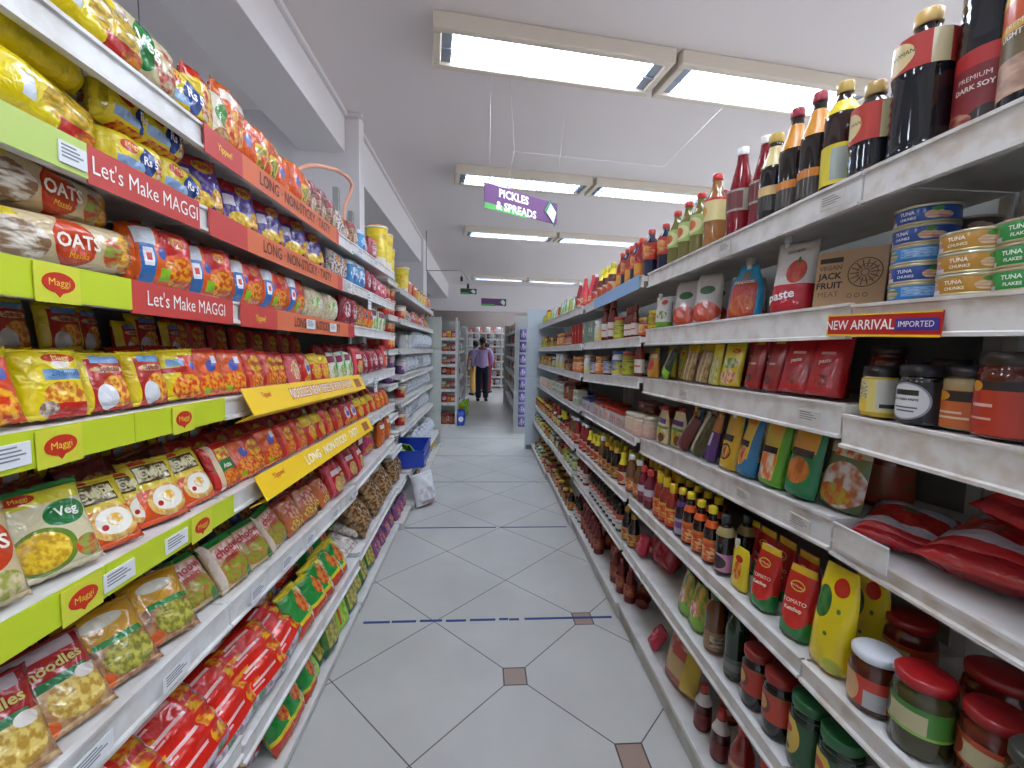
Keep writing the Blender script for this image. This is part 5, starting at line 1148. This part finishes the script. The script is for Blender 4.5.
for key, kind, y, d, st, o, sd in PLACED:
    k = KINDS[kind]; row = o.get('row')
    c = COUNT[(k.look, key, row)] = COUNT.get((k.look, key, row), -1)+1
    x = xat(key, y)+sd*d; z = zat(key, y)+.004*(key[1] != 'b')
    soft = 'wrapper' in k.parts[0][0:1] or k.parts[0][0] is None
    k.soft = soft
    jit = (0 if st or o.get('st') else 1)
    lean = -radians(float(o.get('l', 0)))*(1+jit*Rn.uniform(-.15, .15))
    rz = sd*-pi/2 + radians(float(o.get('rz', 0)))*-1*(1 if sd < 0 else -1)*1.0 + (radians(Rn.uniform(-9, 9)) if (soft or row) else radians(Rn.uniform(-8, 8)))
    if o.get('st') and not soft: rz = sd*-pi/2+radians(Rn.uniform(2, 22))
    sc = float(o.get('sc', 1))*(1+(Rn.uniform(-.025, .025) if not o.get('st') else 0))
    dz = float(o.get('dz', 0))
    rel = f"{ORD[c]} from near end, {ROWN[row]}, {shelf_name(key)}"
    ry = radians(float(o.get('ry', 0))+(Rn.uniform(-5, 5) if soft and not o.get('st') else 0))
    x, y, zz, sc = settle(k, x, y, z+dz, rz, lean, ry, sc, key[0], sd, st, (key, kind, row))
    if st: zz = z+dz+st*(k.h+.0008)*sc
    k.make(x, y, zz, rz, lean, ry, sc, f"{k.look}, {rel}", f"{k.cat}s on the {shelf_name(key)}")

# ------------------------------------------------------------------ signs and cards on the rails
LNS = 'LONG · NON-STICKY · TASTY'
sign('red and orange strip reading long non-sticky tasty below the top noodle shelf', 'l1', 1.136, 2.109, .066, [(0, .17, redm, [('Yippee!', 0, .024)], .02, txy), (.17, .97, orng, LNS, .052, txk), (.97, 1, redm, None, 0, None)], sx=.86)
sign('red and orange strip reading long non-sticky tasty below the purple pasta packets', 'l2', 1.143, 2.157, .066, [(0, .17, redm, None, .02, txy), (.17, .93, orng, LNS, .052, txk), (.93, 1, redm, None, 0, None)], sx=.86)
sign('red and orange strip reading long non-sticky tasty below the orange multipacks', 'l3', 1.269, 2.341, .066, [(0, .2, redm, [('Yippee!', -.004, .027)], .02, txy), (.2, .9, orng, LNS, .05, txk), (.9, 1, redm, None, 0, None)], sx=.74)
LM = "Let's Make MAGGI"
for key, a, b, lab_, c0 in (('l2', '0.812', '1.105', 'red strip with white script under the yellow family packs', .0), ('l3', '0.891', '1.23', 'red strip with white script under the oats packs', .0)):
    sign(lab_, key, float(a), float(b), .064, [(0, 1, redm, LM, .043, txw), (.0, 1, redm, None, 0, None)][:1], sx=.8 if key == 'l3' else .84)
sign('yellow-green strip under the yellow family packs', 'l2', .30, 0.812, .058, [(0, 1, limer, None, 0, None)])
sign('yellow-green strip under the oats packs', 'l3', .30, 0.891, .058, [(0, 1, lime, None, 0, None)])
sign('yellow-green strip under the yellow noodle packets', 'l4', .30, 1.178, .058, [(0, .66, lime, None, 0, None), (.662, 1, lime, None, 0, None)])
sign('yellow-green strip under the egg-bowl packets', 'l5', .30, 1.202, .058, [(0, .55, lime, None, 0, None), (.552, 1, lime, None, 0, None)])
plate('white price label across the strip under the family packs', 'l2', 0.784, .05, .034, False, True, out=.009)
plate('yellow emblem card under the oats packs', 'l3', 0.742); plate('yellow emblem card under the nearest yellow packets', 'l4', 0.727); plate('yellow emblem card under the red-panel packets', 'l4', 1.013, .07)
plate('yellow emblem card under the vegetable noodle packet', 'l5', 0.747); plate('yellow emblem card under the egg-bowl packets', 'l5', 1.06)
plate('white price label beside the emblem under the vegetable packet', 'l5', 0.824, .07, .035, False, True, out=.009); plate('white price label under the egg-bowl packets', 'l5', 0.976, .07, .035, False, True, out=.009); plate('white price label at the near end under the yellow packets', 'l4', 0.658, .05, .035, False, True, out=.009)
NK = 'NOODLES NEW YIPPEE! & SPICY SAVOURY'
def tilted(label, key, ya, yb, text, tm, m, sxx=1):
    o = sign(label, key, ya, yb, .082, [(0, .2, m, [('Yippee!', .014, .026)], .02, brand_red), (.2, .86, m, text, .05, txw), (.86, 1, m, None, 0, None)], up=.024, tilt=radians(26), out=.012, sx=sxx)
    L_ = yb-ya
    if tm is not txw:
        link('lettering_outline', text_me(text, .05, tm, lambda X, Z: (L_*.03+X*sxx, -.0021, -.041+Z), bold=.075), o)
    link('fold', prism_me('fold', [(-L_/2, -.08), (L_/2, -.08), (L_/2, -.0775), (-L_/2, -.0775)], -.0005, .055, m), o)
    link('picture', box_me('picture', L_*.37, L_*.45, -.0024, -.0016, -.066, -.02, mat('9a5a2a', .5)), o)
tilted('tilted yellow card sign with red-edged lettering on the fourth noodle shelf', 'l4', 1.243, 2.403, NK, mat('b3261e', .5), yel, .72)
tilted('tilted yellow card sign with white lettering on the fifth noodle shelf', 'l5', 1.299, 2.555, LNS, txw, yel, 1.0)
for i, (key, u, yy) in enumerate((('l1', 0, 2.45), ('l2', 0, 2.25), ('l3', 0, 1.75), ('l3', 0, 2.0), ('l4', 0, 1.6), ('l5', 0, 2.9), ('l6', 0, .74), ('l6', 0, .95), ('l6', 0, 1.3), ('l6', 0, 1.5), ('l6', 0, 1.7), ('l6', 0, 2.0), ('l6', 0, 2.3), ('l5', 0, 2.65), ('l4', 0, 2.55), ('l4', 0, 2.8), ('l1', 0, 2.8))):
    plate(f'small white printed price label, {ORD[i]} along the noodle rails', key, yy, .085, .036, False, True, out=.0125 if yy < 2.3 and key in ('l1', 'l2', 'l3') else .014)
# hanging price cards
for i, (key, yy) in enumerate((('l2', 2.62), ('l4', 2.75), ('l5', 2.4))):
    plate(f"tall white hanging price card on the noodle rack's {('second', 'fourth', 'fifth')[i]} shelf", key, yy, .07, .10, False, True, dz=-.03, out=.016)
# sauce rack: the red arrival strip, the blue strip, worn labels
ar = sign('red new arrival strip clipped under the tuna tins', 'r2', 0.752, 1.021, .05, [(0, .012, yel, None, 0, None), (.012, .64, mat('b8201c', .4), 'NEW ARRIVAL', .030, txw), (.64, 1, mat('b8201c', .4), 'IMPORTED', .0165, txw)], side=1, up=-.022, sx=.92)
AL = abs(0.752-1.021)
for e0, e1 in ((-.05, -.0455), (-.003, 0)): link('edge_stripe', box_me('edge_stripe', -AL/2, AL/2, -.0021, -.0016, e0, e1, yel), ar)
link('pill', box_me('pill', AL*.16, AL*.485, -.0023, -.0016, -.037, -.013, mat('3a2f8a', .4)), ar)
o = thing('rail_piece', 'short piece of price rail clipped above the shelf edge beside the red bags', 'price rail', (.845, .885, 1.05), (0, 0, -pi/2))
link('rail_face', box_me('rail_face', -.065, .075, -.003, 0, -.012, .045, rail_m, .001), o); link('rail_lip', box_me('rail_lip', -.065, .075, -.007, 0, .045, .049, rail_m, .001), o)
sign('light blue shelf strip under the ketchup bottles', 'r1', 2.28, 3.2, .075, [(0, 1, mat('8fb4da', .5), None, 0, None)], side=1, up=.01)
for i, (key, yy) in enumerate((('r1', 1.03), ('r3', 1.05), ('r4', 1.05), ('r4', 1.3), ('r3', 1.75), ('r1', 1.5))):
    plate(f"worn paper price label, {ORD[i]} on the sauce rack rails", key, yy, .075, .034, False, True, side=1, dz=-.012, m=mat('cfcdc6', .6), out=.014)

# ------------------------------------------------------------------ things hanging from the ceiling
pur = mat('5c2a66', .45); grs = mat('4fae52', .45); navy_ = mat('1d2c4a', .4)
def aisle_sign(label, loc, rz, L_, h, lines, size, top=CEIL, back=False, base=pur):
    o = thing('aisle_sign', label, 'sign', loc, (0, 0, rz))
    link('board', box_me('board', -L_/2, L_/2, -.004, .004, -h/2, h/2, base, .001), o)
    link('stripe', prism_me('stripe', [(-L_/2, -h/2-.012), (L_*.06, -h/2-.012), (L_*.02, -h/2+.028), (-L_/2, -h/2+.028)], -.0055, -.0042, grs), o)
    for i, t in enumerate(lines): link('lettering', text_me(t, size, mat('f2eef2', .5), lambda X, Z, i=i: (X-L_*.13+(i*.03), -.0062, h*.2-i*size*1.12+Z), bold=.035), o)
    e = link('emblem', prism_me('emblem', [(L_/2-.15, 0), (L_/2-.085, h*.56), (L_/2-.005, h*.2), (L_/2-.03, -h*.62)], -.0085, -.0058, navy_), o)
    link('emblem_face', prism_me('emblem_face', [(L_/2-.135, 0), (L_/2-.085, h*.42), (L_/2-.02, h*.05), (L_/2-.045, -h*.48)], -.0105, -.0088, mat('d9e8e4', .4)), e)
    link('emblem_band', prism_me('emblem_band', [(L_/2-.15, .0), (L_/2-.085, h*.56), (L_/2-.082, h*.40), (L_/2-.13, -.02)], -.0118, -.0107, mat('2f8a5a', .4)), e)
    for s in (-1, 1): link('string', tube_me('string', [(s*L_*.44, 0, h/2), (s*L_*.44+(.12 if s > 0 else 0), .0, top-loc[2])], .0012, mat('cfcac4', .5), 5), o)
    return o
aisle_sign('purple hanging aisle board reading pickles and spreads', (.29, 3.42, 2.575), .60, .72, .165, ['PICKLES', '& SPREADS'], .080)
aisle_sign('small purple hanging board with a green stripe farther down the aisle', (.22, 9.6, 2.44), .12, .55, .15, ['xxxx'][:0], .05)
aisle_sign('dark hanging board beyond the flour shelving', (-.32, 9.3, 2.62), .1, .34, .11, [], .05, base=mat('3a3f40', .5))
o = thing('track_lamp', 'two small black spot lamps hanging from a thin ceiling conduit', 'lamp', (-.38, 7.6, CEIL))
link('conduit', tube_me('conduit', [(-.6, 0, -.66), (0, 0, -.64), (0, 0, -.72)], .006, mat('6a6868', .5), 6), o); link('stem', tube_me('stem', [(-.6, 0, 0), (-.6, 0, -.66)], .006, mat('6a6868', .5), 6), o)
for i, (x, z) in enumerate(((0, -.74), (.11, -.86))):
    l_ = link('lamp_head', lathe_me('lamp_head', [(.012, -.03), (.022, -.025), (.022, .04), (.012, .06)], mat('1c1a1a', .5), 12), o); l_.location = (x, 0, z-.05)
link('cable', tube_me('cable', [(0, 0, -.64), (.11, 0, -.80)], .003, mat('1c1a1a', .5), 6), o)
o = thing('wall_hook', 'thin dark rod with a hook below the ceiling beyond the beam', 'hook', (-1.95, 2.6, 2.75))
link('rod', tube_me('rod', [(-.22, 0, 0), (.22, 0, 0)], .006, mat('3a3634', .5), 6), o); link('hook', tube_me('hook', [(-.16, 0, .0), (-.16, 0, .09), (-.13, 0, .12)], .005, mat('3a3634', .5), 6), o); link('hanger_wire', tube_me('hanger_wire', [(.1, 0, 0), (.1, 0, CEIL-2.75)], .003, mat('8a8684', .5), 6), o)
# salmon hoop topper and the slotted posts behind the top shelf
o = thing('display_topper', 'salmon pink arched display topper standing behind the top noodle shelf', 'display topper', (-1.02, 2.95, 2.02))
P = [(0, -.47, .37), (0, -.39, .43), (0, -.25, .50), (0, -.12, .55), (0, .05, .605), (0, .2, .65), (0, .4, .69), (0, .52, .70), (0, .58, .68), (0, .53, .6), (0, .40, .478), (0, .36, .3), (0, .35, .05)]
link('arch_strip', tube_me('arch_strip', P, .013, mat('dfa288', .5), 8), o)
def slotted(label, x, y, z0, z1):
    o = thing('slotted_upright', label, 'rack post', (x, y, z0), (0, 0, 0))
    n = int((z1-z0)/.05); bs = [(-.02, .02, -.022, -.008, 0, z1-z0), (-.02, .02, .008, .022, 0, z1-z0)]+[(-.019, .019, -.008, .008, i*.05, i*.05+.022) for i in range(n)]
    link('slotted_bar', boxes_me('slotted_bar', bs, mat('a3a5a2', .5, metal=.3)), o); link('core', box_me('core', -.012, -.006, -.008, .008, 0, z1-z0, mat('3a3a3a', .7)), o)
slotted('slotted metal post rising beside the column', -1.085, 3.36, 0, 2.62); slotted('slotted metal post rising behind the yellow snack tubs', -1.13, 3.86, 0, 2.60)
# blue crate, plastic bag
o = thing('plastic_crate', 'blue plastic crate of packets jutting from the flour shelving', 'crate', (-.69, 4.24, .372), (0, 0, .02)); cb = mat('2346b8', .35, .2)
for a in ((-.16, .16, -.3, -.288), (-.16, .16, .288, .3)): link('end_wall', boxes_me('end_wall', [(a[0], a[1], a[2], a[3], .0, .14), (a[0]-.008, a[1]+.008, a[2]-.004, a[3]+.004, .14, .152)], cb), o)
for x0, x1 in ((-.16, -.15), (.15, .16)): link('side_wall', boxes_me('side_wall', [(x0, x1, -.287, .287, 0, .05), (x0, x1, -.287, .287, .10, .14), (x0-.006, x1+.006, -.287, .287, .14, .152)]+[(x0, x1, y, y+.03, .05, .10) for y in (-.287, -.19, -.09, .01, .11, .21, .257)], cb), o)
link('crate_base', box_me('crate_base', -.15, .15, -.287, .287, 0, .01, cb), o)
for i, (x, y) in enumerate(((-.06, -.2), (.05, -.12), (-.04, -.02), (.05, .08), (-.05, .16))):
    KINDS['limb' if i % 2 else 'grnw'].make(-.70+x*.7, 4.22+y, .386, radians(75+20*i), radians(-38), 0, .85, f'pale green packet in the blue crate, {ORD[i]} from its near end', 'packets in the blue crate')
KINDS['wbag'].make(-.50, 3.97, 0.001, radians(38), radians(-12), radians(-6), 1.12, 'crumpled white plastic bag on the floor against the flour shelving')

# ------------------------------------------------------------------ farther racks
small = {}
def fill(pref, kinds, xs, y, z, rz, label, group, sc=1.0, jitter=.0):
    for i, x in enumerate(xs):
        kd = KINDS[kinds[(i*5+len(label)*3) % len(kinds)]]
        kd.make(x+Rn.uniform(-jitter, jitter), y, z, rz+Rn.uniform(-.15, .15), 0, 0, sc, f"{kd.look}, {ORD[i]} from {pref}, {label}", group)
def far_rack(name, label, x0, x1, y, face, zs, depth, h, dividers=()):
    """a rack seen end on: boards between two posts, facing -y"""
    o = thing(name, label, 'shelving unit', (0, y, 0))
    for x in (x0, x1): link('post', box_me('post', x-.018, x+.018, 0, .04, 0, h, white, .003), o)
    link('back_panel', box_me('back_panel', x0, x1, depth, depth+.02, 0, h-.04, back_m), o)
    for z in zs:
        f = link('shelf', box_me('shelf', x0+.02, x1-.02, .015, depth-.002, z-.03, z, white), o)
        link('price_rail', box_me('price_rail', x0+.02, x1-.02, .003, .013, z-.05, z+.003, rail_m), f)
    return o
ZE = [.05, .45, .70, .95, 1.15, 1.38, 1.62]
far_rack('end_shelving', 'narrow white end shelving of red packets facing down the aisle', -.765, -.475, 7.85, -1, ZE, .34, 1.98)
ek = ['cupr', 'redn', 'redw', 'dred', 'yelo', 'tanp', 'pink']
for i, z in enumerate(ZE):
    fill('left post', ['jbig', 'dred'] if i == 0 else ek, [-.70, -.62, -.54], 7.97, z, 0, f"{ORD[i]} shelf up, end shelving", 'packets on the end shelving', .95 if i else 1.25)
fill('left post', ['brnp', 'limb', 'dred'], [-.71, -.62, -.53], 7.98, 1.98-.36+.0, 0, 'end shelving top', 'packets on the end shelving', .5)
for i, (x, y) in enumerate(((-1.0, 6.9), (-.88, 6.95), (-.76, 6.9))):
    pass
def side_rack(label, side, y0, y1, x, h, zs, keys, n, sc=1.0):
    o = thing('aisle_shelving', label, 'shelving unit', (x, (y0+y1)/2, 0)); L_ = (y1-y0)/2
    link('back_panel', box_me('back_panel', side*.36, side*.38, -L_, L_, 0, h, back_m), o)
    for q, z in enumerate(zs):
        f = link('shelf', box_me('shelf', 0, side*.358, -L_, L_, z-.03, z, white), o); link('price_rail', box_me('price_rail', -side*.012, -side*.001, -L_, L_, z-.05, z+.003, rail_m), f)
    for s in (-1, 1): link('end_board', box_me('end_board', side*.0-side*.05, side*.40, s*(L_+.002), s*(L_+.02), 0, h, mat('b9bfbd', .5)), o)
    for q, z in enumerate(zs):
        for i in range(n):
            kd = KINDS[keys[(i*5+q*3) % len(keys)]]
            kd.make(x+side*.10, y0+.1+(y1-y0-.2)*i/(n-1), z, side*-pi/2+Rn.uniform(-.2, .2), 0, 0, sc, f"{kd.look}, {ORD[i]} from near end, {ORD[q]} shelf up, {NMS[side]}", f'goods on the {NMS[side]}')
NMS = {-1: 'shelving past end rack', 1: 'shelving past sauce rack'}
side_rack('white shelving beyond the narrow end rack on the noodle side', -1, 8.4, 11.4, -.50, 1.95, [.08, .42, .76, 1.06, 1.36, 1.66], ['whbr', 'grnw', 'flor', 'tanp', 'grnp', 'brnp'], 11)
side_rack('grey shelving with mixed packets beyond the sauce rack', 1, 7.35, 11.0, .585, 2.0, [.08, .36, .66, .96, 1.26, 1.54, 1.78], ['tanp', 'brnp', 'masb', 'flrd', 'whbr', 'ornb'], 16, 1.15)
# purple packets hung on the near end of that shelving
pk('hang', 'hanging_packet', 'snack packet', 'purple and white hanging packet', .11, .17, .03, '5a4a9a', [('en', .5, .5, .4, .3, 'c8c4d8', '3a2a6a', 5)], small=True)
o = thing('hanging_strip', 'wire rack of purple packets on the end of the shelving beyond the sauce rack', 'display rack', (.665, 7.27, 0))
link('back_wire', boxes_me('back_wire', [(-.075, -.069, 0, .006, .1, 1.95), (.069, .075, 0, .006, .1, 1.95), (-.075, .075, 0, .006, 1.944, 1.95), (-.075, .075, 0, .006, .1, .106)], mat('c8ccd0', .4)), o)
for i in range(8):
    z = .13+.21*i; link('ledge', box_me('ledge', -.072, .072, -.055, 0, z-.006, z, mat('c8ccd0', .4)), o)
    KINDS['hang'].make(.665, 7.235, z, Rn.uniform(-.1, .1), radians(-4), 0, 1.05, f'purple and white packet, {ORD[i]} up the wire rack beyond the sauce rack', 'purple packets on the wire rack')
dp('bluf', 'detergent_pouch', 'packet', 'blue packet', .16, .24, .08, '1f46b0', [('e', .5, .5, .3, .2, 'd8dce8')], [], small=True)
KINDS['bluf'].make(-.40, 8.05, 0, radians(20), 0, 0, 1.0, 'blue packet standing on the floor beside the end rack'); KINDS['bluf'].make(-.40, 8.32, 0, radians(35), 0, 0, 1.1, 'blue packet on the floor behind another blue packet')
for i in range(3): KINDS['limb'].make(-.40+.02*i, 8.75+.3*i, .0, radians(60), 0, 0, 1.7, f'tall yellow-green bag on the floor past the blue packets, {ORD[i]} along')
# back wall shelving
ZF = [.12, .42, .70, .96, 1.22, 1.48, 1.72, 1.94]
for b, (x0, x1) in enumerate(((-1.75, -.55), (-.55, .65), (.65, 1.85))):
    far_rack('wall_shelving', f'white wall shelving at the end of the aisle, {("on the noodle side", "in the middle", "on the sauce side")[b]}', x0+.01, x1-.01, 15.1, -1, ZF, .4, 2.1)
    for i, z in enumerate(ZF):
        kk = (['flor', 'bxwt', 'flrd', 'soys'] if i < 7 else ['pink', 'flor', 'pnkb'])
        if b == 1 or i > 4: fill('left post', kk, [x0+.12+.12*j for j in range(9)], 15.22, z, 0, f"{ORD[i]} shelf up, {('noodle-side', 'middle', 'sauce-side')[b]} wall shelving", 'goods on the wall shelving', 1.0)
# goods standing over the end panels
for i, (kd, x, y) in enumerate((('ketc', -.99, 6.75), ('jbig', -.87, 6.75))): pass
o = thing('low_shelving', 'white shelving between the flour shelving and the end rack', 'shelving unit', (-.93, 7.05, 0))
link('back_panel', box_me('back_panel', -.2, .12, .3, .32, 0, 1.9, back_m), o)
for z in (.3, .8, 1.3, 1.86): link('shelf', box_me('shelf', -.2, .12, -.25, .298, z-.03, z, white), o)
for i, (kd, x, s) in enumerate((('tall', -1.05, 1.1), ('jbig', -.97, 1.0), ('brnp', -.84, 1.0))):
    KINDS[kd].make(x, 6.95, 1.86, 0, 0, 0, s, f'{KINDS[kd].look} standing on top of the low white shelving')

o = thing('ceiling_thread', 'thin white threads strung across below the ceiling near the sauce rack', 'thread', (.1, 3.5, 3.0))
link('thread', tube_me('thread', [(.08, 0, 0), (1.35, .1, -.02), (1.75, -.3, .40)], .0012, mat('dcd8d4', .5), 5), o); link('thread', tube_me('thread', [(.06, -.3, .4), (.12, 0, 0), (.05, -.05, -.36)], .0012, mat('dcd8d4', .5), 5), o)

# ------------------------------------------------------------------ people at the end of the aisle
def skin_body(name, verts, edges, radii, m, sub=2, parent=None, root=0):
    me = bpy.data.meshes.new(name); me.from_pydata(verts, edges, []); me.materials.append(m)
    o = link(name, me, parent)
    sk = o.modifiers.new('Skin', 'SKIN'); sk.use_smooth_shade = True
    if not me.skin_vertices: 
        bm = bmesh.new(); bm.from_mesh(me); bm.verts.layers.skin.verify(); bm.to_mesh(me); bm.free()
    for i, r in enumerate(radii):
        rr = r if isinstance(r, tuple) else (r, r); me.skin_vertices[0].data[i].radius = rr; me.skin_vertices[0].data[i].use_root = (i == root)
    ss = o.modifiers.new('Sub', 'SUBSURF'); ss.levels = sub; ss.render_levels = sub
    return o
def bake(o):
    dg = bpy.context.evaluated_depsgraph_get(); me = bpy.data.meshes.new_from_object(o.evaluated_get(dg)); o.modifiers.clear(); o.data = me
    me.polygons.foreach_set('use_smooth', [True]*len(me.polygons)); return o
def person(label, loc, rz, H, skin, hair, shirt, trousers, shoes, sleeves=True, short=False, arms=None, hairlen=0):
    s = H/1.72
    o = thing('person', label, 'person', loc, (0, 0, rz))
    sk = mat(skin, .55)
    # joints (facing +y): pelvis, spine, neck, head, limbs
    V = [(0, 0, .94), (0, -.01, 1.10), (0, -.01, 1.28), (0, -.005, 1.41), (0, .0, 1.47), (0, .015, 1.54), (0, .02, 1.62), (0, .015, 1.69)]
    Rr = [(.145, .105), (.13, .10), (.155, .11), (.12, .085), (.052, .056), (.066, .078), (.075, .095), (.055, .07)]
    E_ = [(i, i+1) for i in range(7)]
    def add(p, r, a): V.append(p); Rr.append(r); E_.append((a, len(V)-1)); return len(V)-1
    A = arms or {-1: [(-.26, -.02, 1.14), (-.25, .06, .92), (-.245, .10, .845)], 1: [(.27, -.03, 1.14), (.26, .09, .95), (.25, .14, .88)]}
    for sd in (-1, 1):
        h = add((sd*.095, 0, .88), .092, 0); k = add((sd*.10, .015, .50), .060, h); c = add((sd*.103, -.02, .36), .056, k); an = add((sd*.10, -.03, .09), .038, c); he = add((sd*.105, .03, .035), (.036, .03), an); add((sd*.115, .16, .025), (.034, .018), he)
        sh = add((sd*.185, -.01, 1.385), .056, 3); el = add(A[sd][0], .042, sh); wr = add(A[sd][1], .028, el); pa = add(A[sd][2], (.034, .018), wr)
        d = (Vector(A[sd][2])-Vector(A[sd][1])).normalized(); side_ = Vector((0, 1, 0))-d*d.y; side_.normalize()
        P0 = Vector(A[sd][2])
        for f in range(4):
            b0 = P0+d*.03+side_*(.022-.0148*f); L_ = (.036, .042, .039, .03)[f]; q = add(tuple(b0), .0085, pa); q = add(tuple(b0+d*L_*.5+Vector((-sd*.006, 0, 0))), .0085, q); add(tuple(b0+d*L_+Vector((-sd*.018, 0, 0))), .0075, q)
        t = add(tuple(P0+side_*.034-d*.005), .0095, pa); add(tuple(P0+side_*.045+d*.03), .0085, t)
    V = [tuple(c*s for c in v) for v in V]; Rr = [tuple(c*s for c in r) if isinstance(r, tuple) else r*s for r in Rr]
    body = bake(skin_body('body', V, E_, Rr, sk, 2, o))
    # face and ears, on the body surface
    def blob(name, p, r, m, par=o):
        me = lathe_me(name, [(max(.0004, r[0]*sin(pi*i/8))*s, -r[2]*cos(pi*i/8)*s) for i in range(9)], m, 12); c = link(name, me, par); c.location = tuple(q*s for q in p); c.scale = (1, r[1]/r[0], 1); return c
    for sd in (-1, 1): blob('ear', (sd*.076, .01, 1.60), (.012, .022, .032), sk); blob('eye', (sd*.03, .102, 1.615), (.011, .008, .008), mat('e8e4e0', .3))
    blob('nose', (0, .118, 1.585), (.013, .016, .024), sk); blob('mouth', (0, .103, 1.545), (.024, .008, .008), mat('8a4a40', .5))
    hp = [(max(.0004, .092*sin(pi*(i/10)))*s, (.098*cos(pi*i/10))*s) for i in range(10, -1, -1)]
    hb = link('hair', lathe_me('hair', [(r, z) for r, z in hp if z > (-.062-hairlen*.5)*s], mat(hair, .7, bump=.4, bscale=90), 20), o); hb.location = (0, -.008*s, 1.65*s); hb.scale = (1, 1.2, 1); hb.rotation_euler = (.42, 0, 0)
    # clothes: their own skins a little outside the body
    tb = bake(skin_body('shirt', [tuple(c*s for c in v) for v in [(0, -.002, .87), (0, -.002, .98), (0, -.01, 1.14), (0, -.01, 1.28), (0, -.008, 1.40), (0, -.003, 1.462)]+sum([[(sd*.19, -.01, 1.39), A[sd][0] if not short else tuple((Vector((sd*.185, -.01, 1.385))*.45+Vector(A[sd][0])*.55)), tuple(Vector(A[sd][0])*.12+Vector(A[sd][1])*.88)] for sd in (-1, 1)], [])],
        [(0, 1), (1, 2), (2, 3), (3, 4), (4, 5), (4, 6), (6, 7), (4, 9), (9, 10)]+([] if short else [(7, 8), (10, 11)]), [tuple(c*s for c in r) for r in [(.182, .138), (.182, .136), (.170, .126), (.178, .13), (.135, .10), (.068, .068), (.072, .07), (.058, .056), (.04, .04), (.072, .07), (.058, .056), (.04, .04)]], mat(shirt, .75, bump=.25, bscale=14), 2, o))
    if short:
        bm = bmesh.new(); bm.from_mesh(tb.data); bm.to_mesh(tb.data); bm.free()
    lt = .45 if trousers[1] == 'short' else .055
    tv = [(0, 0, 1.08), (0, 0, .90)]; te = [(0, 1)]; tr = [(.150, .115), (.160, .122)]
    for sd in (-1, 1):
        i = len(tv); pts = [((sd*.092, 0, .82), .116), ((sd*.094, .012, .50), .092)]+([((sd*.097, -.01, .34), .088), ((sd*.10, -.012, .06), .080)] if lt < .3 else [])
        for j, (p, r) in enumerate(pts): tv.append(p); tr.append((r, r)); te.append((1 if j == 0 else i+j-1, i+j))
    bake(skin_body('trousers', [tuple(c*s for c in v) for v in tv], te, [tuple(c*s for c in r) for r in tr], mat(trousers[0], .8, bump=.2, bscale=12), 2, o, 1))
    for sd in (-1, 1):
        sh = link('shoe', box_me('shoe', -.046*s, .046*s, -.085*s, .185*s, 0, .075*s, mat(shoes, .45), .03*s), o); sh.location = (sd*.11*s, 0, .001)
    return o
person('man in a lilac shirt and navy trousers standing with his back turned', (-.01, 11.65, 0), .06, 1.70, '7a4e38', '17120f', 'b9a3d6', ('171d33', 'long'), '14100f')
person('person in dark top and yellow trousers partly hidden behind the man in lilac', (-.215, 13.0, 0), .5, 1.60, '8a5a44', '15110f', '4d4f5e', ('c9a052', 'long'), '3a2a20', short=True, hairlen=.06)
person('person in a dark red outfit partly hidden behind the man in lilac', (.12, 13.7, 0), -.4, 1.55, '8a5a44', '15110f', '8e2032', ('7a1c2c', 'long'), '2a1a18', hairlen=.06)
